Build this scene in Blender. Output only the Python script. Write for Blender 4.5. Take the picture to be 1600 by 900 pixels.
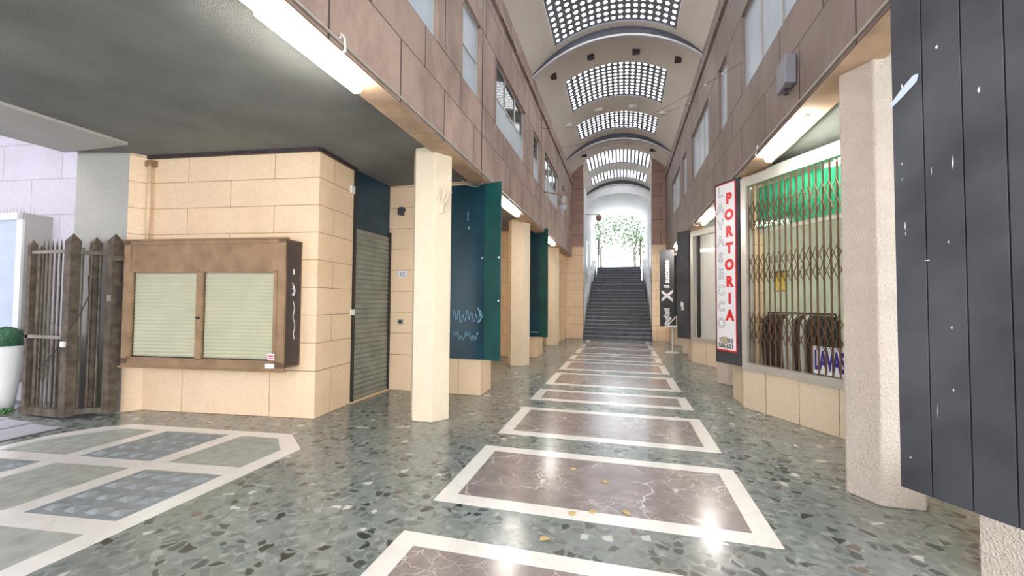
import bpy, math, random
from mathutils import Vector, Matrix
for o in list(bpy.data.objects): bpy.data.objects.remove(o)
random.seed(7)
S = bpy.context.scene
COL = S.collection
# ------------------------------------------------------------------ camera
def set_camera():
    yaw, pitch, roll = map(math.radians, (14.8635, 1.8967, 0.43048))
    fw = Vector((-math.sin(yaw)*math.cos(pitch), math.cos(yaw)*math.cos(pitch), math.sin(pitch)))
    r0 = Vector((math.cos(yaw), math.sin(yaw), 0)); u0 = r0.cross(fw)
    c, s = math.cos(roll), math.sin(roll)
    r = c*r0 + s*u0; u = -s*r0 + c*u0
    cd = bpy.data.cameras.new('camera'); cam = bpy.data.objects.new('camera', cd); COL.objects.link(cam)
    cd.sensor_width = 36; cd.lens = 36*653.336/1600; cd.clip_start = .05; cd.clip_end = 300
    m = Matrix((r, u, -fw)).transposed().to_4x4(); m.translation = (0, 0, 1.55)
    cam.matrix_world = m; S.camera = cam
set_camera()
# ------------------------------------------------------------------ light
W = bpy.data.worlds.new('sky'); S.world = W; W.use_nodes = True
WN = W.node_tree.nodes; bg = WN['Background']
bg.inputs[0].default_value = (.90, .94, 1, 1); bg.inputs[1].default_value = 2.8
S.view_settings.view_transform = 'Standard'; S.view_settings.look = 'None'
S.view_settings.gamma = 1; S.view_settings.use_curve_mapping = False
S.view_settings.exposure = 1.2
TUBE = 30.0        # fluorescent tube strength
SKYL = 4.0         # glass blocks of the vault, daylight coming through
SHOPL = 16.0

# ------------------------------------------------------------------ mesh builder
def vmap_stone(z): return (z-.62) if z >= .62 else (z/.62-1)*.367
FZ = [3.5, 4.15, 4.62, 5.8, 6.4, 7.2]
def vmap_fascia(z):
    for i in range(len(FZ)-1):
        if z <= FZ[i+1]: return i + (z-FZ[i])/(FZ[i+1]-FZ[i])
    return len(FZ)-1 + (z-FZ[-1])
class MB:
    def __init__(s): s.v = []; s.f = []; s.sm = False
    def add(s, vs, fs):
        n = len(s.v); s.v += [tuple(v) for v in vs]; s.f += [tuple(i+n for i in f) for f in fs]; return s
    def box(s, a, b, yaw=0, piv=None):
        x0,y0,z0 = a; x1,y1,z1 = b
        if x0 > x1: x0,x1 = x1,x0
        if y0 > y1: y0,y1 = y1,y0
        if z0 > z1: z0,z1 = z1,z0
        vs = [(x,y,z) for z in (z0,z1) for x,y in ((x0,y0),(x1,y0),(x1,y1),(x0,y1))]
        if yaw:
            px,py = piv or ((x0+x1)/2,(y0+y1)/2); c,q = math.cos(yaw), math.sin(yaw)
            vs = [(px+(x-px)*c-(y-py)*q, py+(x-px)*q+(y-py)*c, z) for x,y,z in vs]
        return s.add(vs, [(3,2,1,0),(4,5,6,7),(0,1,5,4),(1,2,6,5),(2,3,7,6),(3,0,4,7)])
    def prism(s, poly, zs):
        A = sum(poly[i][0]*poly[(i+1)%len(poly)][1]-poly[(i+1)%len(poly)][0]*poly[i][1] for i in range(len(poly)))
        if A < 0: poly = poly[::-1]
        n = len(poly); vs = [(x,y,z) for z in zs for x,y in poly]; fs = [tuple(range(n))[::-1]]
        for k in range(len(zs)-1):
            for i in range(n): j=(i+1)%n; fs.append((k*n+i,k*n+j,(k+1)*n+j,(k+1)*n+i))
        fs.append(tuple((len(zs)-1)*n+i for i in range(n))); return s.add(vs, fs)
    def slab(s, p, q, th, z0, z1):            # thin upright board from p to q, thickness to the left of p->q
        d = Vector((q[0]-p[0], q[1]-p[1])).normalized(); n = Vector((-d.y, d.x))*th
        return s.prism([p, q, (q[0]+n.x, q[1]+n.y), (p[0]+n.x, p[1]+n.y)], [z0, z1])
    def tube(s, pts, r, n=8, cap=True):
        pts = [Vector(p) for p in pts]; rings = []
        rr = r if isinstance(r, (list, tuple)) else [r]*len(pts)
        for i, p in enumerate(pts):
            t = (pts[min(i+1,len(pts)-1)]-pts[max(i-1,0)]).normalized()
            a = Vector((0,0,1)) if abs(t.z) < .9 else Vector((1,0,0))
            u = t.cross(a).normalized(); w = t.cross(u)
            rings.append([p+(u*math.cos(2*math.pi*k/n)+w*math.sin(2*math.pi*k/n))*rr[i] for k in range(n)])
        vs = [v for g in rings for v in g]; fs = []
        for i in range(len(pts)-1):
            for k in range(n): j=(k+1)%n; fs.append((i*n+k,i*n+j,(i+1)*n+j,(i+1)*n+k))
        if cap: fs += [tuple(range(n))[::-1], tuple((len(pts)-1)*n+k for k in range(n))]
        return s.add(vs, fs)
    def lathe(s, prof, c, n=24):
        vs = [(c[0]+r*math.cos(2*math.pi*k/n), c[1]+r*math.sin(2*math.pi*k/n), c[2]+z) for r,z in prof for k in range(n)]
        fs = []
        for i in range(len(prof)-1):
            for k in range(n): j=(k+1)%n; fs.append((i*n+k,i*n+j,(i+1)*n+j,(i+1)*n+k))
        fs += [tuple(range(n))[::-1], tuple((len(prof)-1)*n+k for k in range(n))]
        return s.add(vs, fs)
    def ball(s, c, r, n=12, sq=(1,1,1)):
        m = n//2; vs = []; fs = []
        for i in range(m+1):
            t = math.pi*i/m
            for k in range(n):
                a = 2*math.pi*k/n; vs.append((c[0]+r*sq[0]*math.sin(t)*math.cos(a), c[1]+r*sq[1]*math.sin(t)*math.sin(a), c[2]+r*sq[2]*math.cos(t)))
        for i in range(m):
            for k in range(n): j=(k+1)%n; fs.append((i*n+k,(i+1)*n+k,(i+1)*n+j,i*n+j))
        return s.add(vs, fs)
    def quad(s, a, b, c, d): return s.add([a,b,c,d], [(0,1,2,3)])
def uvs(me, vm):
    L = me.uv_layers.new(name='UVMap').data
    for p in me.polygons:
        n = p.normal
        if abs(n.z) > .7:
            for li in p.loop_indices: c = me.vertices[me.loops[li].vertex_index].co; L[li].uv = (c.x, c.y)
        else:
            t = Vector((-n.y, n.x, 0)); t.normalize()
            if t.x < -.5 or t.y < -.9: t = -t
            for li in p.loop_indices: c = me.vertices[me.loops[li].vertex_index].co; L[li].uv = (c.dot(t), vm(c.z))
def obj(name, mb, mat, parent=None, vm=vmap_stone, smooth=False, solid=0, bevel=0):
    me = bpy.data.meshes.new(name); me.from_pydata(mb.v, [], mb.f); me.update(); uvs(me, vm)
    for v in me.vertices: pass
    base = Vector((0,0,0)); q = parent
    if parent:
        while q is not None: base += q.location; q = q.parent
        loc = Vector((0,0,0))
    else:
        xs = [v[0] for v in mb.v]; ys = [v[1] for v in mb.v]; zs = [v[2] for v in mb.v]
        base = Vector(((min(xs)+max(xs))/2, (min(ys)+max(ys))/2, min(zs))); loc = base
    me.transform(Matrix.Translation(-base)); me.materials.append(mat)
    o = bpy.data.objects.new(name, me); COL.objects.link(o); o.location = loc; o.parent = parent
    if smooth:
        for p in me.polygons: p.use_smooth = True
    if solid:
        m = o.modifiers.new('solid', 'SOLIDIFY'); m.thickness = solid; m.offset = 0
    if bevel:
        m = o.modifiers.new('bevel', 'BEVEL'); m.width = bevel; m.segments = 2; m.limit_method = 'ANGLE'
    return o
def tag(o, label, cat, group=None, kind=None):
    o['label'] = label; o['category'] = cat
    if group: o['group'] = group
    if kind: o['kind'] = kind
    return o
def thing(name, label, cat, loc, group=None):
    o = bpy.data.objects.new(name, None); COL.objects.link(o); o.location = loc; o.empty_display_size = .2
    return tag(o, label, cat, group)
def struct(name, mb, mat, label, cat, **k):
    o = obj(name, mb, mat, **k); return tag(o, label, cat, kind='structure')
def dup(root, dloc, label=None):
    r = root.copy(); COL.objects.link(r); r.location = root.location + Vector(dloc)
    if label: r['label'] = label
    for ch in list(root.children):
        c = ch.copy(); COL.objects.link(c); c.parent = r
        for g in list(ch.children):
            d = g.copy(); COL.objects.link(d); d.parent = c
    return r
def text_into(mb, s, size, org, ux, uy, off=0.0, ext=.002, align='CENTER', sx=1.0, shear=0):
    """lettering as solid geometry: org = point of baseline, ux/uy = reading and up directions"""
    cu = bpy.data.curves.new('t', 'FONT'); cu.body = s; cu.size = size; cu.align_x = align; cu.offset = off; cu.extrude = ext; cu.resolution_u = 3; cu.shear = shear
    ob = bpy.data.objects.new('t', cu); COL.objects.link(ob)
    dg = bpy.context.evaluated_depsgraph_get(); me = bpy.data.meshes.new_from_object(ob.evaluated_get(dg))
    ux = Vector(ux).normalized(); uy = Vector(uy).normalized(); n = ux.cross(uy); org = Vector(org)
    mb.add([org+ux*v.co.x*sx+uy*v.co.y+n*v.co.z for v in me.vertices], [tuple(p.vertices) for p in me.polygons])
    bpy.data.objects.remove(ob); bpy.data.curves.remove(cu); bpy.data.meshes.remove(me)

# ------------------------------------------------------------------ materials
def newmat(name):
    m = bpy.data.materials.new(name); m.use_nodes = True; nt = m.node_tree
    return m, nt, nt.nodes['Principled BSDF']
def N(nt, t, **k):
    n = nt.nodes.new(t)
    for a, v in k.items():
        if a.startswith('i_'): n.inputs[a[2:].replace('_', ' ')].default_value = v
        else: setattr(n, a, v)
    return n
def C4(c): return (c[0], c[1], c[2], 1)
def mixc(nt, fac, a, b, mode='MIX'):
    n = nt.nodes.new('ShaderNodeMix'); n.data_type = 'RGBA'; n.blend_type = mode
    for sock, v in ((n.inputs[0], fac), (n.inputs[6], a), (n.inputs[7], b)):
        if isinstance(v, (int, float)): sock.default_value = v
        elif isinstance(v, (tuple, list)): sock.default_value = C4(v)
        else: nt.links.new(v, sock)
    return n.outputs[2]
def ramp(nt, inp, stops, interp='LINEAR'):
    r = nt.nodes.new('ShaderNodeValToRGB'); r.color_ramp.interpolation = interp; e = r.color_ramp.elements
    while len(e) < len(stops): e.new(.5)
    for k, (p, c) in enumerate(stops): e[k].position = p; e[k].color = C4(c) if not isinstance(c, (int, float)) else (c, c, c, 1)
    nt.links.new(inp, r.inputs[0]); return r.outputs[0]
def plain(name, col, rough=.6, metal=0, var=.12, scale=4, bump=0, bscale=60, spec=.5, coat=0):
    m, nt, b = newmat(name); tc = N(nt, 'ShaderNodeNewGeometry')
    no = N(nt, 'ShaderNodeTexNoise', i_Scale=scale, i_Detail=6.0); nt.links.new(tc.outputs['Position'], no.inputs['Vector'])
    f = ramp(nt, no.outputs[0], [(.3, 0), (.7, 1)])
    c = mixc(nt, f, tuple(x*(1-var) for x in col), tuple(min(1, x*(1+var)) for x in col))
    nt.links.new(c, b.inputs['Base Color']); b.inputs['Roughness'].default_value = rough; b.inputs['Metallic'].default_value = metal
    b.inputs['Specular IOR Level'].default_value = spec; b.inputs['Coat Weight'].default_value = coat
    if bump:
        n2 = N(nt, 'ShaderNodeTexNoise', i_Scale=bscale, i_Detail=4.0); nt.links.new(tc.outputs['Position'], n2.inputs['Vector'])
        bp = N(nt, 'ShaderNodeBump', i_Strength=bump, i_Distance=.02); nt.links.new(n2.outputs[0], bp.inputs['Height']); nt.links.new(bp.outputs[0], b.inputs['Normal'])
    return m
def stone(name, c1, c2, mortar, bw, rh, msize=.006, stain=None, stain_amt=.5, rough=.6, bump=.1, sscale=1.3, stretch=(1,1,1), var2=None):
    m, nt, b = newmat(name); uv = N(nt, 'ShaderNodeUVMap'); geo = N(nt, 'ShaderNodeNewGeometry')
    br = N(nt, 'ShaderNodeTexBrick', i_Scale=1.0, i_Mortar_Size=msize, i_Mortar_Smooth=.1, i_Bias=0.0, i_Brick_Width=bw, i_Row_Height=rh)
    br.offset = .5; br.inputs['Color1'].default_value = C4(c1); br.inputs['Color2'].default_value = C4(c2); br.inputs['Mortar'].default_value = C4(mortar)
    nt.links.new(uv.outputs[0], br.inputs['Vector'])
    mp = N(nt, 'ShaderNodeMapping'); mp.inputs['Scale'].default_value = stretch; nt.links.new(geo.outputs['Position'], mp.inputs['Vector'])
    n1 = N(nt, 'ShaderNodeTexNoise', i_Scale=sscale, i_Detail=8.0, i_Roughness=.65); nt.links.new(mp.outputs[0], n1.inputs['Vector'])
    col = br.outputs['Color']
    if stain:
        f = ramp(nt, n1.outputs[0], [(.42, 0), (.72, stain_amt)]); col = mixc(nt, f, col, stain)
    n2 = N(nt, 'ShaderNodeTexNoise', i_Scale=30.0, i_Detail=3.0); nt.links.new(geo.outputs['Position'], n2.inputs['Vector'])
    f2 = ramp(nt, n2.outputs[0], [(.3, .94), (.7, 1.04)]); col = mixc(nt, 1.0, col, f2, 'MULTIPLY')
    nt.links.new(col, b.inputs['Base Color']); b.inputs['Roughness'].default_value = rough
    hsum = N(nt, 'ShaderNodeMath', operation='MULTIPLY_ADD'); hsum.inputs[1].default_value = .25; nt.links.new(n2.outputs[0], hsum.inputs[0])
    inv = N(nt, 'ShaderNodeMath', operation='SUBTRACT'); inv.inputs[0].default_value = 1; nt.links.new(br.outputs['Fac'], inv.inputs[1]); nt.links.new(inv.outputs[0], hsum.inputs[2])
    bp = N(nt, 'ShaderNodeBump', i_Strength=bump*4, i_Distance=.01); nt.links.new(hsum.outputs[0], bp.inputs['Height']); nt.links.new(bp.outputs[0], b.inputs['Normal'])
    return m
def emis(name, col, st):
    m, nt, b = newmat(name); b.inputs['Base Color'].default_value = C4(col); b.inputs['Emission Color'].default_value = C4(col); b.inputs['Emission Strength'].default_value = st; return m
def glass(name, tint=(.95,.95,.93), alpha=.25, rough=.05):
    m, nt, b = newmat(name); out = nt.nodes['Material Output']
    tr = N(nt, 'ShaderNodeBsdfTransparent'); tr.inputs[0].default_value = C4(tint); gl = N(nt, 'ShaderNodeBsdfGlossy'); gl.inputs['Roughness'].default_value = rough
    lw = N(nt, 'ShaderNodeLayerWeight'); pw = N(nt, 'ShaderNodeMath', operation='POWER'); pw.inputs[1].default_value = 4; nt.links.new(lw.outputs['Facing'], pw.inputs[0])
    ad = N(nt, 'ShaderNodeMath', operation='MULTIPLY_ADD'); ad.inputs[1].default_value = .6; ad.inputs[2].default_value = .02
    nt.links.new(pw.outputs[0], ad.inputs[0]); mx = N(nt, 'ShaderNodeMixShader'); nt.links.new(ad.outputs[0], mx.inputs[0]); nt.links.new(tr.outputs[0], mx.inputs[1]); nt.links.new(gl.outputs[0], mx.inputs[2]); nt.links.new(mx.outputs[0], out.inputs[0])
    return m
def floor_mat():
    m, nt, b = newmat('green breccia floor'); geo = N(nt, 'ShaderNodeNewGeometry'); P = geo.outputs['Position']
    warp = N(nt, 'ShaderNodeTexNoise', i_Scale=9.0, i_Detail=2.0); nt.links.new(P, warp.inputs['Vector'])
    wv = mixc(nt, .035, P, warp.outputs['Color'], 'LINEAR_LIGHT')
    def vor(sc, feat='F1'):
        v = N(nt, 'ShaderNodeTexVoronoi', feature=feat, i_Scale=sc); v.voronoi_dimensions = '2D'; nt.links.new(wv, v.inputs['Vector']); return v
    v1 = vor(12.5); e1 = vor(12.5, 'DISTANCE_TO_EDGE'); v2 = vor(26.0)
    sep = N(nt, 'ShaderNodeSeparateColor'); nt.links.new(v1.outputs['Color'], sep.inputs[0])
    sep2 = N(nt, 'ShaderNodeSeparateColor'); nt.links.new(v2.outputs['Color'], sep2.inputs[0])
    chip = ramp(nt, sep.outputs[0], [(0, (.018,.024,.024)), (.18, (.045,.06,.058)), (.29, (.12,.155,.15)), (.5, (.19,.225,.215)), (.8, (.27,.295,.28)), (.92, (.14,.11,.095)), (.955, (.62,.62,.58))], 'CONSTANT')
    small = ramp(nt, sep2.outputs[0], [(0, (.07,.085,.08)), (.12, (.185,.215,.21)), (.6, (.235,.265,.255)), (.92, (.40,.42,.39))], 'CONSTANT')
    n1 = N(nt, 'ShaderNodeTexNoise', i_Scale=14.0, i_Detail=5.0); nt.links.new(P, n1.inputs['Vector'])
    matrix = mixc(nt, .5, small, ramp(nt, n1.outputs[0], [(.3, (.15,.18,.175)), (.7, (.275,.30,.29))]))
    emask = ramp(nt, e1.outputs['Distance'], [(.11, 0), (.17, 1)])
    rnd = ramp(nt, sep.outputs[1], [(.42, .25), (.55, .95)])
    em = N(nt, 'ShaderNodeMath', operation='MULTIPLY'); nt.links.new(emask, em.inputs[0]); nt.links.new(rnd, em.inputs[1])
    col = mixc(nt, em.outputs[0], matrix, chip)
    n3 = N(nt, 'ShaderNodeTexNoise', i_Scale=.55, i_Detail=3.0); nt.links.new(P, n3.inputs['Vector'])
    col = mixc(nt, ramp(nt, n3.outputs[0], [(.4, 0), (.65, .45)]), col, (.20,.19,.15))
    nt.links.new(col, b.inputs['Base Color'])
    n4 = N(nt, 'ShaderNodeTexNoise', i_Scale=2.5, i_Detail=6.0); nt.links.new(P, n4.inputs['Vector'])
    nt.links.new(ramp(nt, n4.outputs[0], [(.3, .15), (.7, .30)]), b.inputs['Roughness'])
    b.inputs['Specular IOR Level'].default_value = 1.0
    return m
def marble(name, base1, base2, vein, vs, rough=.21, vamt=.9, vw=.03):
    m, nt, b = newmat(name); geo = N(nt, 'ShaderNodeNewGeometry'); P = geo.outputs['Position']
    warp = N(nt, 'ShaderNodeTexNoise', i_Scale=3.0, i_Detail=6.0); nt.links.new(P, warp.inputs['Vector'])
    wv = mixc(nt, .22, P, warp.outputs['Color'], 'LINEAR_LIGHT')
    v = N(nt, 'ShaderNodeTexVoronoi', feature='DISTANCE_TO_EDGE', i_Scale=vs); nt.links.new(wv, v.inputs['Vector'])
    n = N(nt, 'ShaderNodeTexNoise', i_Scale=5.0, i_Detail=8.0, i_Roughness=.7); nt.links.new(P, n.inputs['Vector'])
    base = mixc(nt, ramp(nt, n.outputs[0], [(.3, 0), (.7, 1)]), base1, base2)
    gate = N(nt, 'ShaderNodeTexNoise', i_Scale=2.2, i_Detail=2.0); nt.links.new(P, gate.inputs['Vector'])
    mk = N(nt, 'ShaderNodeMath', operation='MULTIPLY'); nt.links.new(ramp(nt, v.outputs['Distance'], [(0, vamt), (vw, 0)]), mk.inputs[0]); nt.links.new(ramp(nt, gate.outputs[0], [(.42, 0), (.6, 1)]), mk.inputs[1])
    v2 = N(nt, 'ShaderNodeTexVoronoi', feature='DISTANCE_TO_EDGE', i_Scale=vs*3.2); nt.links.new(wv, v2.inputs['Vector'])
    g2 = N(nt, 'ShaderNodeTexNoise', i_Scale=1.4, i_Detail=4.0); nt.links.new(P, g2.inputs['Vector'])
    m2 = N(nt, 'ShaderNodeMath', operation='MULTIPLY'); nt.links.new(ramp(nt, v2.outputs['Distance'], [(0, vamt*.8), (vw*1.6, 0)]), m2.inputs[0]); nt.links.new(ramp(nt, g2.outputs[0], [(.46, 0), (.56, 1)]), m2.inputs[1])
    mx2 = N(nt, 'ShaderNodeMath', operation='MAXIMUM'); nt.links.new(mk.outputs[0], mx2.inputs[0]); nt.links.new(m2.outputs[0], mx2.inputs[1])
    nt.links.new(mixc(nt, mx2.outputs[0], base, vein), b.inputs['Base Color']); b.inputs['Roughness'].default_value = rough; b.inputs['Specular IOR Level'].default_value = 1.0
    return m
M = {}
M['floor'] = floor_mat()
M['rosso'] = marble('red brown veined marble', (.19,.15,.145), (.32,.27,.26), (.75,.72,.70), 2.1, vw=.014)
M['white'] = marble('white marble bands', (.74,.72,.68), (.82,.80,.76), (.58,.55,.50), 2, .2, .35)
M['greycell'] = plain('grey stone slab', (.36,.38,.34), .5, var=.2, scale=9)
M['studcell'] = plain('studded blue grey slab', (.25,.28,.29), .4, var=.2, scale=12)
M['cream'] = stone('cream stone cladding', (.88,.66,.44), (.84,.63,.415), (.30,.18,.10), 1.33, .367, .0045, stain=(.66,.43,.24), stain_amt=.35, rough=.5, bump=.06)
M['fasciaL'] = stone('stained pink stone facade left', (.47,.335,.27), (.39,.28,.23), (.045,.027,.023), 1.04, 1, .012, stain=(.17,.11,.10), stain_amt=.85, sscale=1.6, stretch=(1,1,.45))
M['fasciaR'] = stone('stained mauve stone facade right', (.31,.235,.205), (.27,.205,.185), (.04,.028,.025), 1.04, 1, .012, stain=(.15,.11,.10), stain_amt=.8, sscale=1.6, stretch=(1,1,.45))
M['pier'] = stone('brown stone pier blocks', (.44,.27,.21), (.36,.23,.19), (.10,.05,.04), 3, .5, .010, stain=(.25,.16,.14), stain_amt=.6)
M['pillar'] = plain('bush hammered cream stone', (.78,.66,.49), .75, var=.035, scale=6, bump=.55, bscale=110)
M['pillarR'] = plain('bush hammered pinkish stone', (.70,.60,.51), .8, var=.04, scale=6, bump=1.0, bscale=70)
M['rough'] = stone('rough cream base blocks', (.74,.62,.46), (.70,.58,.43), (.35,.24,.14), .52, 3, .006, rough=.8, bump=.16)
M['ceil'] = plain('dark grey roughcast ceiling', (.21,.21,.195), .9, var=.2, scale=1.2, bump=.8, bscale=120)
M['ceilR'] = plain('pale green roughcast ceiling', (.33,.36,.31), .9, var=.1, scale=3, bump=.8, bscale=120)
M['soffit'] = plain('ochre concrete soffit', (.52,.36,.24), .8, var=.25, scale=3)
M['vault'] = plain('cream painted vault plaster', (.76,.70,.62), .8, var=.06, scale=.8)
M['lip'] = plain('pale grey rib plaster', (.60,.58,.58), .8, var=.05)
M['grid'] = plain('grey skylight concrete grid', (.20,.205,.24), .7)
M['ribshade'] = plain('rib plaster with painted shade', (.085,.085,.11), .8)  # shade on the camera side of the ribs, put into the colour
M['block'] = emis('daylit glass blocks', (.93,.96,1), SKYL)
M['tube'] = emis('lit fluorescent tube', (1,.98,.93), TUBE)
M['tubeS'] = emis('lit shop tube', (.95,1,.95), SHOPL)
M['whitep'] = plain('white painted metal', (.78,.78,.75), .4, var=.04)
M['plaster'] = plain('white plaster', (.80,.80,.80), .8, var=.06, scale=2)
M['jamb'] = stone('grey cement jamb', (.46,.44,.40), (.44,.42,.38), (.42,.40,.36), 9, 9, 0, stain=(.30,.29,.24), stain_amt=.5)
M['extwall'] = stone('white street facade blocks', (.60,.56,.61), (.57,.53,.58), (.36,.33,.36), 1.1, .55, .006, stain=(.48,.38,.40), stain_amt=.4)
M['teal'] = plain('dark teal enamel board', (.0015,.036,.058), .30, var=.35, scale=2.2, spec=.5)
M['teal_reflect'] = plain('teal enamel with painted reflection', (.006,.070,.066), .35, var=.3, scale=2.2)  # same board; the lighter green paints light reflected by the folded panel
M['blue'] = plain('dark blue painted panel', (.010,.045,.075), .45, var=.3, scale=2)
M['black'] = plain('black scuffed painted board', (.055,.058,.066), .55, var=.35, scale=2.5, spec=.3)
M['darkm'] = plain('dark metal', (.04,.035,.033), .4, .3)
M['brownm'] = plain('bronze brown anodised frame', (.30,.185,.10), .42, .1, var=.25, scale=5)
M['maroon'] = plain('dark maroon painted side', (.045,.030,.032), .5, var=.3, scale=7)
M['blind'] = plain('pale green cream blind', (.64,.62,.46), .5, var=.06)
M['winglass'] = glass('showcase glass')
M['shutter'] = plain('grey green roller shutter', (.27,.28,.235), .5, .2, var=.2, scale=3)
M['gate'] = plain('weathered olive brown gate paint', (.115,.09,.065), .65, .1, var=.5, scale=9)
M['gatel'] = plain('worn lighter gate rail', (.26,.225,.19), .6, .1, var=.3)
M['greybox'] = plain('grey painted box', (.26,.25,.29), .5)
M['steel'] = plain('brushed aluminium frame', (.62,.61,.57), .35, .5, var=.08)
M['galv'] = plain('galvanised conduit', (.45,.42,.38), .4, .5)
M['paleglass'] = plain('frosted blue grey window film', (.50,.57,.66), .4, var=.08, scale=3)
M['darkglass'] = plain('dark window glass', (.03,.038,.048), .08, var=.2)
M['red'] = plain('red sign paint', (.72,.02,.03), .4)
M['signw'] = plain('white sign sheet', (.80,.81,.84), .35, var=.03)
M['grey'] = plain('grey lettering outline', (.25,.26,.30), .5)
M['navy'] = plain('navy lettering', (.05,.03,.22), .5)
M['ink'] = plain('dark ink', (.05,.05,.06), .6)
M['beige'] = plain('beige patch', (.50,.38,.27), .7)
M['green'] = plain('green pleated curtain', (.03,.50,.27), .7, var=.1)
M['grille'] = plain('brown scissor grille steel', (.13,.07,.04), .45, .4, var=.4, scale=8)
M['shopwall'] = plain('pale shop interior', (.66,.68,.58), .7)
M['slate'] = plain('black slate step', (.060,.066,.085), .42, var=.45, scale=4)
M['nosing'] = plain('worn pale step edge', (.42,.43,.46), .5)
M['leaf'] = plain('green leaf', (.06,.12,.045), .6, var=.3, scale=8)
M['bush'] = plain('dark green clipped bush', (.03,.11,.05), .7, var=.5, scale=40, bump=1, bscale=90)
M['trunk'] = plain('pale bark', (.12,.10,.085), .8)
M['yleaf'] = plain('yellow fallen leaf', (.52,.38,.16), .6)
M['street'] = plain('lavender grey street paving', (.40,.39,.42), .5, var=.12)
M['path'] = plain('pale terrace paving', (.6,.6,.58), .7)  # even pale grey paving
M['groove'] = plain('dark joint', (.05,.04,.035), .8)
M['yellow'] = plain('yellow placard', (.62,.50,.10), .5)
M['cloth1'] = plain('dark garment cloth', (.035,.033,.04), .9, var=.3); M['cloth2'] = plain('white garment cloth', (.62,.66,.66), .9)
M['paint'] = plain('pale blue spray paint', (.22,.42,.55), .6)
M['scuff'] = plain('white scuff', (.62,.63,.66), .6)
M['weed'] = plain('bright green weed', (.06,.22,.05), .7)

# ================================================================== STRUCTURE
PL, PR = -2.12, 1.70
mb = MB().box((-16,-8,-.12), (9,28,0))
FL = struct('floor', mb, M['floor'], 'green breccia arcade floor with marble inlays', 'floor')
# marble panels down the passage
def ring(mb, pts_out, pts_in, z):
    n = len(pts_out); vs = [(x,y,0) for x,y in pts_out]+[(x,y,0) for x,y in pts_in]+[(x,y,z) for x,y in pts_out]+[(x,y,z) for x,y in pts_in]; fs = []
    for i in range(n):
        j = (i+1)%n
        fs += [(2*n+i,2*n+j,3*n+j,3*n+i), (i,j,2*n+j,2*n+i), (n+j,n+i,3*n+i,3*n+j)]
    mb.add(vs, fs)
PAN = [(1.27,2.60),(3.05,4.35),(4.79,6.09),(6.57,7.41),(7.87,9.23),(9.69,11.05),(11.48,12.49),(12.92,14.32),(14.62,15.98),(16.42,17.75),(-.55,.8)]
for a, b in PAN:
    x0, x1, w = -1.431, .988, .145; wy = .145
    o = MB(); ring(o, [(x0,a),(x1,a),(x1,b),(x0,b)], [(x0+w,a+wy),(x1-w,a+wy),(x1-w,b-wy),(x0+w,b-wy)], .0022); obj('marble_border', o, M['white'], FL)
    o = MB(); xs = [x0+w, x0+w+.71, x0+w+1.42, x1-w]
    for k in range(3): o.box((xs[k]+.0015,a+wy,0), (xs[k+1]-.0015,b-wy,.002))
    obj('marble_field', o, M['rosso'], FL)
# octagonal inlay by the left entrance
def sh(x, y): return (x, y+.1136*(x+4.28))
def cell(x0, x1, y0, y1): return [sh(x0,y0), sh(x1,y0), sh(x1,y1), sh(x0,y1)]
xs = [(-6.12,-5.34),(-5.17,-4.37),(-4.19,-3.415)]
ys = [(3.04,3.86),(2.06,2.865),(1.07,1.885),(.1,.9)]
mbb = MB()
outer = [(-3.225,-.6),(-3.245,3.70),(-3.70,4.075),(-5.86,3.86),(-6.10,3.66),(-6.27,3.30),(-6.29,2.6),(-6.29,-.8)]
mbb.prism(outer, [0, .0025]); obj('octagon_band', mbb, M['white'], FL)
for ci, (x0, x1) in enumerate(xs):
    for ri, (y0, y1) in enumerate(ys):
        poly = cell(x0, x1, y0, y1)
        if ri == 0 and ci == 0: poly = [sh(x0,y0), sh(x1,y0), sh(x1,y1), (-5.75,3.70), (-5.97,3.43), (-6.14,3.15)]
        if ri == 0 and ci == 2: poly = [sh(x0,y0), sh(x1,y0), (-3.415,3.61), (-3.73,3.90), sh(x0,y1)]
        o = MB().prism(poly, [0, .004]); st = (ci+ri)%2 == 1
        c = obj('studded_slab' if st else 'plain_slab', o, M['studcell' if st else 'greycell'], FL)
        if st:
            for i in range(4):
                for j in range(4):
                    cx = x0+.11+(x1-x0-.22)*(i)/3; cy = y0+.11+(y1-y0-.22)*j/3; p = sh(cx, cy); r = .058
                    s = MB(); s.add([(p[0]-r,p[1]-r,.004),(p[0]+r,p[1]-r,.004),(p[0]+r,p[1]+r,.004),(p[0]-r,p[1]+r,.004),(p[0]-r*.2,p[1]-r*.2,.022),(p[0]+r*.2,p[1]-r*.2,.022),(p[0]+r*.2,p[1]+r*.2,.022),(p[0]-r*.2,p[1]+r*.2,.022)],
                          [(0,1,5,4),(1,2,6,5),(2,3,7,6),(3,0,4,7),(4,5,6,7)]); obj('stud', s, M['studcell'], c)
# threshold slabs of the side entrance
for k, (x0, x1) in enumerate([(-7.02,-6.50),(-7.58,-7.08),(-8.15,-7.63),(-11,-8.2)]):
    obj('threshold_slab', MB().box((x0,-3,0),(x1,3.50+.05*k if k<3 else 4.1,.012-.002*k)), M['street'], FL)
obj('dark_joint', MB().box((-8.2,-3,0),(-6.46,3.5,.004)), M['groove'], FL)

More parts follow.
